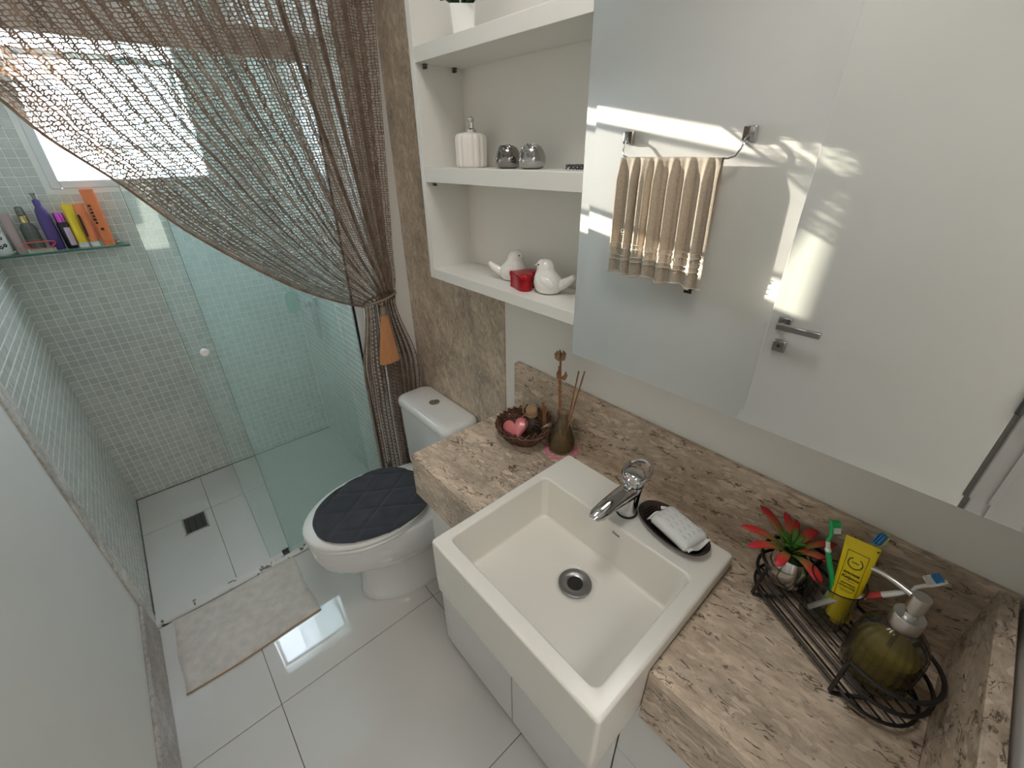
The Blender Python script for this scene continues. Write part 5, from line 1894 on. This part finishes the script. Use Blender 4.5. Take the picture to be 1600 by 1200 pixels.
b = B(); b.lathe([(0.009, -0.004), (0.0095, 0.006), (0.008, 0.007)], 16, mtx=MT); b.out('cap', 'tube_yellow', tp_)


def front(x, k, lift=0.0006):
    """point on the front (-y local) face of the tube at height k 0..1"""
    hw = 0.0165 + 0.0065 * k
    hd = 0.0115 * (1 - k) ** 0.8 + 0.0008
    c = min(0.999, abs(x) / hw) ** (1 / 0.8)
    return MT @ Vector((x, -(hd * sqrt(max(0, 1 - c * c)) + lift), 0.006 + (TL - 0.006) * k))


def fr_mtx(x, k):
    p = front(x, k, 0.0009)
    e = front(x, min(1, k + 0.02), 0.0009) - front(x, k - 0.02, 0.0009)
    up = e.normalized()
    m = Matrix((xax, up, xax.cross(up))).transposed().to_4x4()
    m.translation = p
    return m


b = B()
for sx in (-1, 1):
    b.tube([front(sx * (0.0128 + 0.001 * i / 12), 0.20 + 0.66 * i / 12) for i in range(13)], 0.00035, 4)
b.tube([front(-0.0138 + 0.0276 * i / 8, 0.86) for i in range(9)], 0.00035, 4)
b.out('print_border', 'ink', tp_)
text_mesh('print', 'Kolynos', 0.0072, fr_mtx(0, 0.555), 'ink', tp_, bold=0.00012, shear=0.25)
text_mesh('print', 'KOLYNOS', 0.0046, fr_mtx(0, 0.605), 'ink', tp_, bold=0.0002)
text_mesh('print', 'DENTIFRICE', 0.0036, fr_mtx(0, 0.475), 'ink', tp_, bold=0.00008)
text_mesh('print', 'DE KOLYNOS', 0.0036, fr_mtx(0, 0.440), 'ink', tp_, bold=0.00008)
for k_, wd in ((0.513, 0.0075), (0.400, 0.0100), (0.384, 0.0070)):      # lines too small to read in the photo
    b = B(); n_ = int(wd * 2 / 0.0016)
    for i in range(n_):
        x_ = -wd + 2 * wd * (i + 0.5) / n_
        b.tube([front(x_ - 0.0005, k_, 0.0004), front(x_ + 0.0005, k_, 0.0004)], 0.0004, 4)
    b.out('small_print', 'ink', tp_, kind='stuff')
for k in range(20):
    a = radians(120 + 15.2 * k * 1.0) 
    if k > 19: break
    q = radians(125 + 290 * k / 19)
    b = B()
    cx_, ck = 0.0092 * cos(q), 0.735 + 0.0092 * sin(q) / TL
    for d_ in (-1, 1):
        b.tube([front(cx_, ck), front(cx_ + 0.0016 * cos(q + d_ * 0.8), ck + 0.0026 * sin(q + d_ * 0.8) / TL)], [0.0008, 0.0002], 5)
    b.out('wreath_leaf', 'leaf_dark', tp_)
b = B(); b.tube([front(-0.0048 + 0.0096 * i / 4, 0.742) for i in range(5)], 0.0006, 4); b.out('print', 'ink', tp_)
b = B(); b.ball(MT @ Vector((0.0205, -0.0016, TL - 0.006)), 0.0017, 8, 5, sc=(1, 0.4, 1)); b.out('punch_mark', 'ink', tp_)

# pump bottle with liquid soap
DP = cp(0.166, 0.0705, 0.0150)
dp = empty('soap_dispenser', 'ribbed clear glass pump dispenser with yellow liquid soap in the caddy', 'soap dispenser', tuple(DP))
prof = [(0.033, 0), (0.039, 0.002), (0.0425, 0.010), (0.0432, 0.060), (0.0425, 0.082), (0.0385, 0.098), (0.030, 0.110), (0.021, 0.117), (0.0155, 0.120), (0.0150, 0.128)]
b = B()
b.lathe(prof + [(0.0128, 0.128), (0.0130, 0.120), (0.019, 0.1145), (0.028, 0.1072), (0.036, 0.096), (0.0398, 0.082), (0.0405, 0.060), (0.040, 0.012), (0.001, 0.008)], 120, at=DP,
        ribs=lambda r, z, a: r * (1 + (0.050 * (abs(cos(11 * a)) - 0.6) if 0.006 < z < 0.112 and r > 0.02 else 0)))
b.out('bottle_glass', 'clear_glass', dp, angle=50)
b = B(); b.lathe([(0.001, 0.0085), (0.035, 0.0125), (0.0378, 0.020), (0.0385, 0.056), (0.0380, 0.070), (0.001, 0.0702)], 32, at=DP); b.out('liquid', 'hand_soap_liquid', dp)
b = B(); b.cyl(DP + Vector((0, 0, 0.012)), DP + Vector((0, 0, 0.126)), 0.003, seg=8); b.out('dip_tube', 'clear_bottle', dp)
b = B(); b.lathe([(0.0180, 0.121), (0.0185, 0.123), (0.0185, 0.1440), (0.0178, 0.1450), (0.0085, 0.1455), (0.0080, 0.152)], 36, at=DP); b.out('collar', 'brushed_steel', dp)
b = B()
b.lathe([(0.0060, 0.150), (0.0060, 0.156), (0.0105, 0.158), (0.0108, 0.182), (0.0102, 0.1838), (0.001, 0.184)], 28, at=DP)
nd = Vector((-0.93, 0.36, 0)).normalized()
b.tube([DP + Vector((0, 0, 0.176)), DP + nd * 0.030 + Vector((0, 0, 0.1765)), DP + nd * 0.048 + Vector((0, 0, 0.1745)), DP + nd * 0.060 + Vector((0, 0, 0.1705))], [0.0045, 0.0040, 0.0036, 0.0033], 10)
b.out('pump', 'brushed_steel', dp)

# ------------------------------------------------------------------ towel bar and towel on the long wall
tb = empty('towel_bar', 'chrome wire towel bar on two square plates', 'towel bar', (-0.03, YL, 1.62))
for x in (-0.268, 0.204):
    b = B(); b.box((x - 0.021, YL, 1.632), (x + 0.021, YL + 0.022, 1.678), bevel=0.004, seg=2); b.out('plate', 'chrome', tb)
YB, ZBAR = YL + 0.052, 1.583
b = B()
pts = [(-0.268, YL + 0.02, 1.650), (-0.266, YL + 0.035, 1.636), (-0.264, YB - 0.006, 1.610), (-0.255, YB, 1.592), (-0.235, YB, ZBAR), (-0.10, YB, ZBAR), (0.05, YB, ZBAR), (0.165, YB, ZBAR), (0.188, YB, 1.590), (0.200, YB - 0.006, 1.612), (0.203, YL + 0.035, 1.638), (0.204, YL + 0.02, 1.650)]
b.tube(pts, 0.0038, 8); b.out('wire', 'chrome', tb)

tw = empty('hand_towel', 'beige terry hand towel draped over the bar, reflected in the mirror', 'towel', (-0.06, YB, 1.10))
TX0, TX1 = -0.262, 0.150


def towel_fold(u):
    return 0.012 * sin(2 * pi * 7.2 * u + 0.6 + 0.8 * sin(5 * u)) + 0.006 * sin(2 * pi * 12.5 * u + 1.0)


def towel_pt(u, v, d):
    """v 0..1 down the front; negative v goes over the bar and down the back"""
    z0 = ZBAR
    k = min(1.0, abs(v) / 0.18)
    slim = 1.0 - 0.0 * v
    x = TX0 + (TX1 - TX0) * u
    x += 0.016 * max(v, 0) * u
    f = towel_fold(u) * (0.12 + 0.88 * k) * (1.0 - 0.35 * smoothstep(0.72, 0.85, v))
    if v >= 0:
        y = YB + 0.0072 + 0.006 * smoothstep(0, 0.2, v) + f + d
        z = z0 + 0.0055 - 0.455 * v
        if v < 0.02:
            z = z0 + 0.0060 - 0.3 * v
    else:
        y = YB - 0.0075 - 0.010 * smoothstep(0, 0.2, -v) + f * 0.5 - d
        z = z0 + 0.0055 + 0.36 * v
    z += 0.006 * sin(2 * pi * 3 * u) * v if v > 0.9 else 0
    return Vector((x, y, z))


def towel_grid(v0, v1, d0, d1, nu, nv, name, mat, parent, **kw):
    bb = B()
    bb.grid(lambda u, w: towel_pt(u, v0 + (v1 - v0) * w, d0), nu, nv)
    bb.grid(lambda u, w: towel_pt(u, v0 + (v1 - v0) * w, d1), nu, nv)
    return bb.out(name, mat, parent, angle=180, **kw)


b = B()
b.grid(lambda u, w: towel_pt(u, -0.80 + 1.52 * w, 0.0), 110, 60)
b.out('terry', 'towel_fabric', tw, angle=180)
b = B(); b.grid(lambda u, w: towel_pt(u, 0.72 + 0.16 * w, 0.0006), 110, 12); band = b.out('woven_band', 'towel_band', tw, angle=180)
b = B(); b.grid(lambda u, w: towel_pt(u, 0.88 + 0.12 * w, 0.0), 110, 10); b.out('terry_hem', 'towel_fabric', tw, angle=180)
for v in (0.725, 0.765, 0.835, 0.875):
    b = B(); b.tube([towel_pt(i / 90, v, 0.0022) for i in range(91)], 0.0022, 5); b.out('band_cord', 'towel_band', tw)
for k in range(44):
    b = B(); u = (k + 0.5) / 44
    b.tube([towel_pt(u, 0.775, 0.0025), towel_pt(u, 0.795, 0.003)], 0.0016, 5); b.out('stitch', 'towel_fabric', tw)
b = B(); b.tube([towel_pt(i / 90, 1.0, 0.0) for i in range(91)], 0.0042, 6); b.out('hem', 'towel_band', tw)
b = B()
ec = towel_pt(0.14, 0.61, 0.005)
for q in range(6):
    b.ball(ec + Vector((0.007 * cos(q * 1.05), 0, 0.007 * sin(q * 1.05))), 0.0042, 8, 6, sc=(1, 0.5, 1))
b.ball(ec + Vector((0, 0, -0.016)), 0.0030, 8, 6, sc=(1, 0.5, 2))
b.out('embroidery', 'grey_metal', tw, label='dark embroidered motif')
b = B(); tgp = towel_pt(0.90, 1.0, 0.0); b.box(tgp + Vector((-0.016, -0.0015, -0.016)), tgp + Vector((0.016, 0.0015, 0.002))); b.out('care_tag', 'ink', tw, label='black care tag', smooth=False)

# unseen lamp housing, added to go with the bathroom fill light
cl = empty('added_lamp', 'unseen flat round housing added above the bathroom fill light', 'lamp', (0.45, -0.50, 2.40))
b = B(); b.lathe([(0.19, 0.0), (0.20, 0.005), (0.20, 0.019), (0.001, 0.0195)], 32, at=(0.45, -0.50, 2.40)); b.out('housing', 'white_plastic', cl)
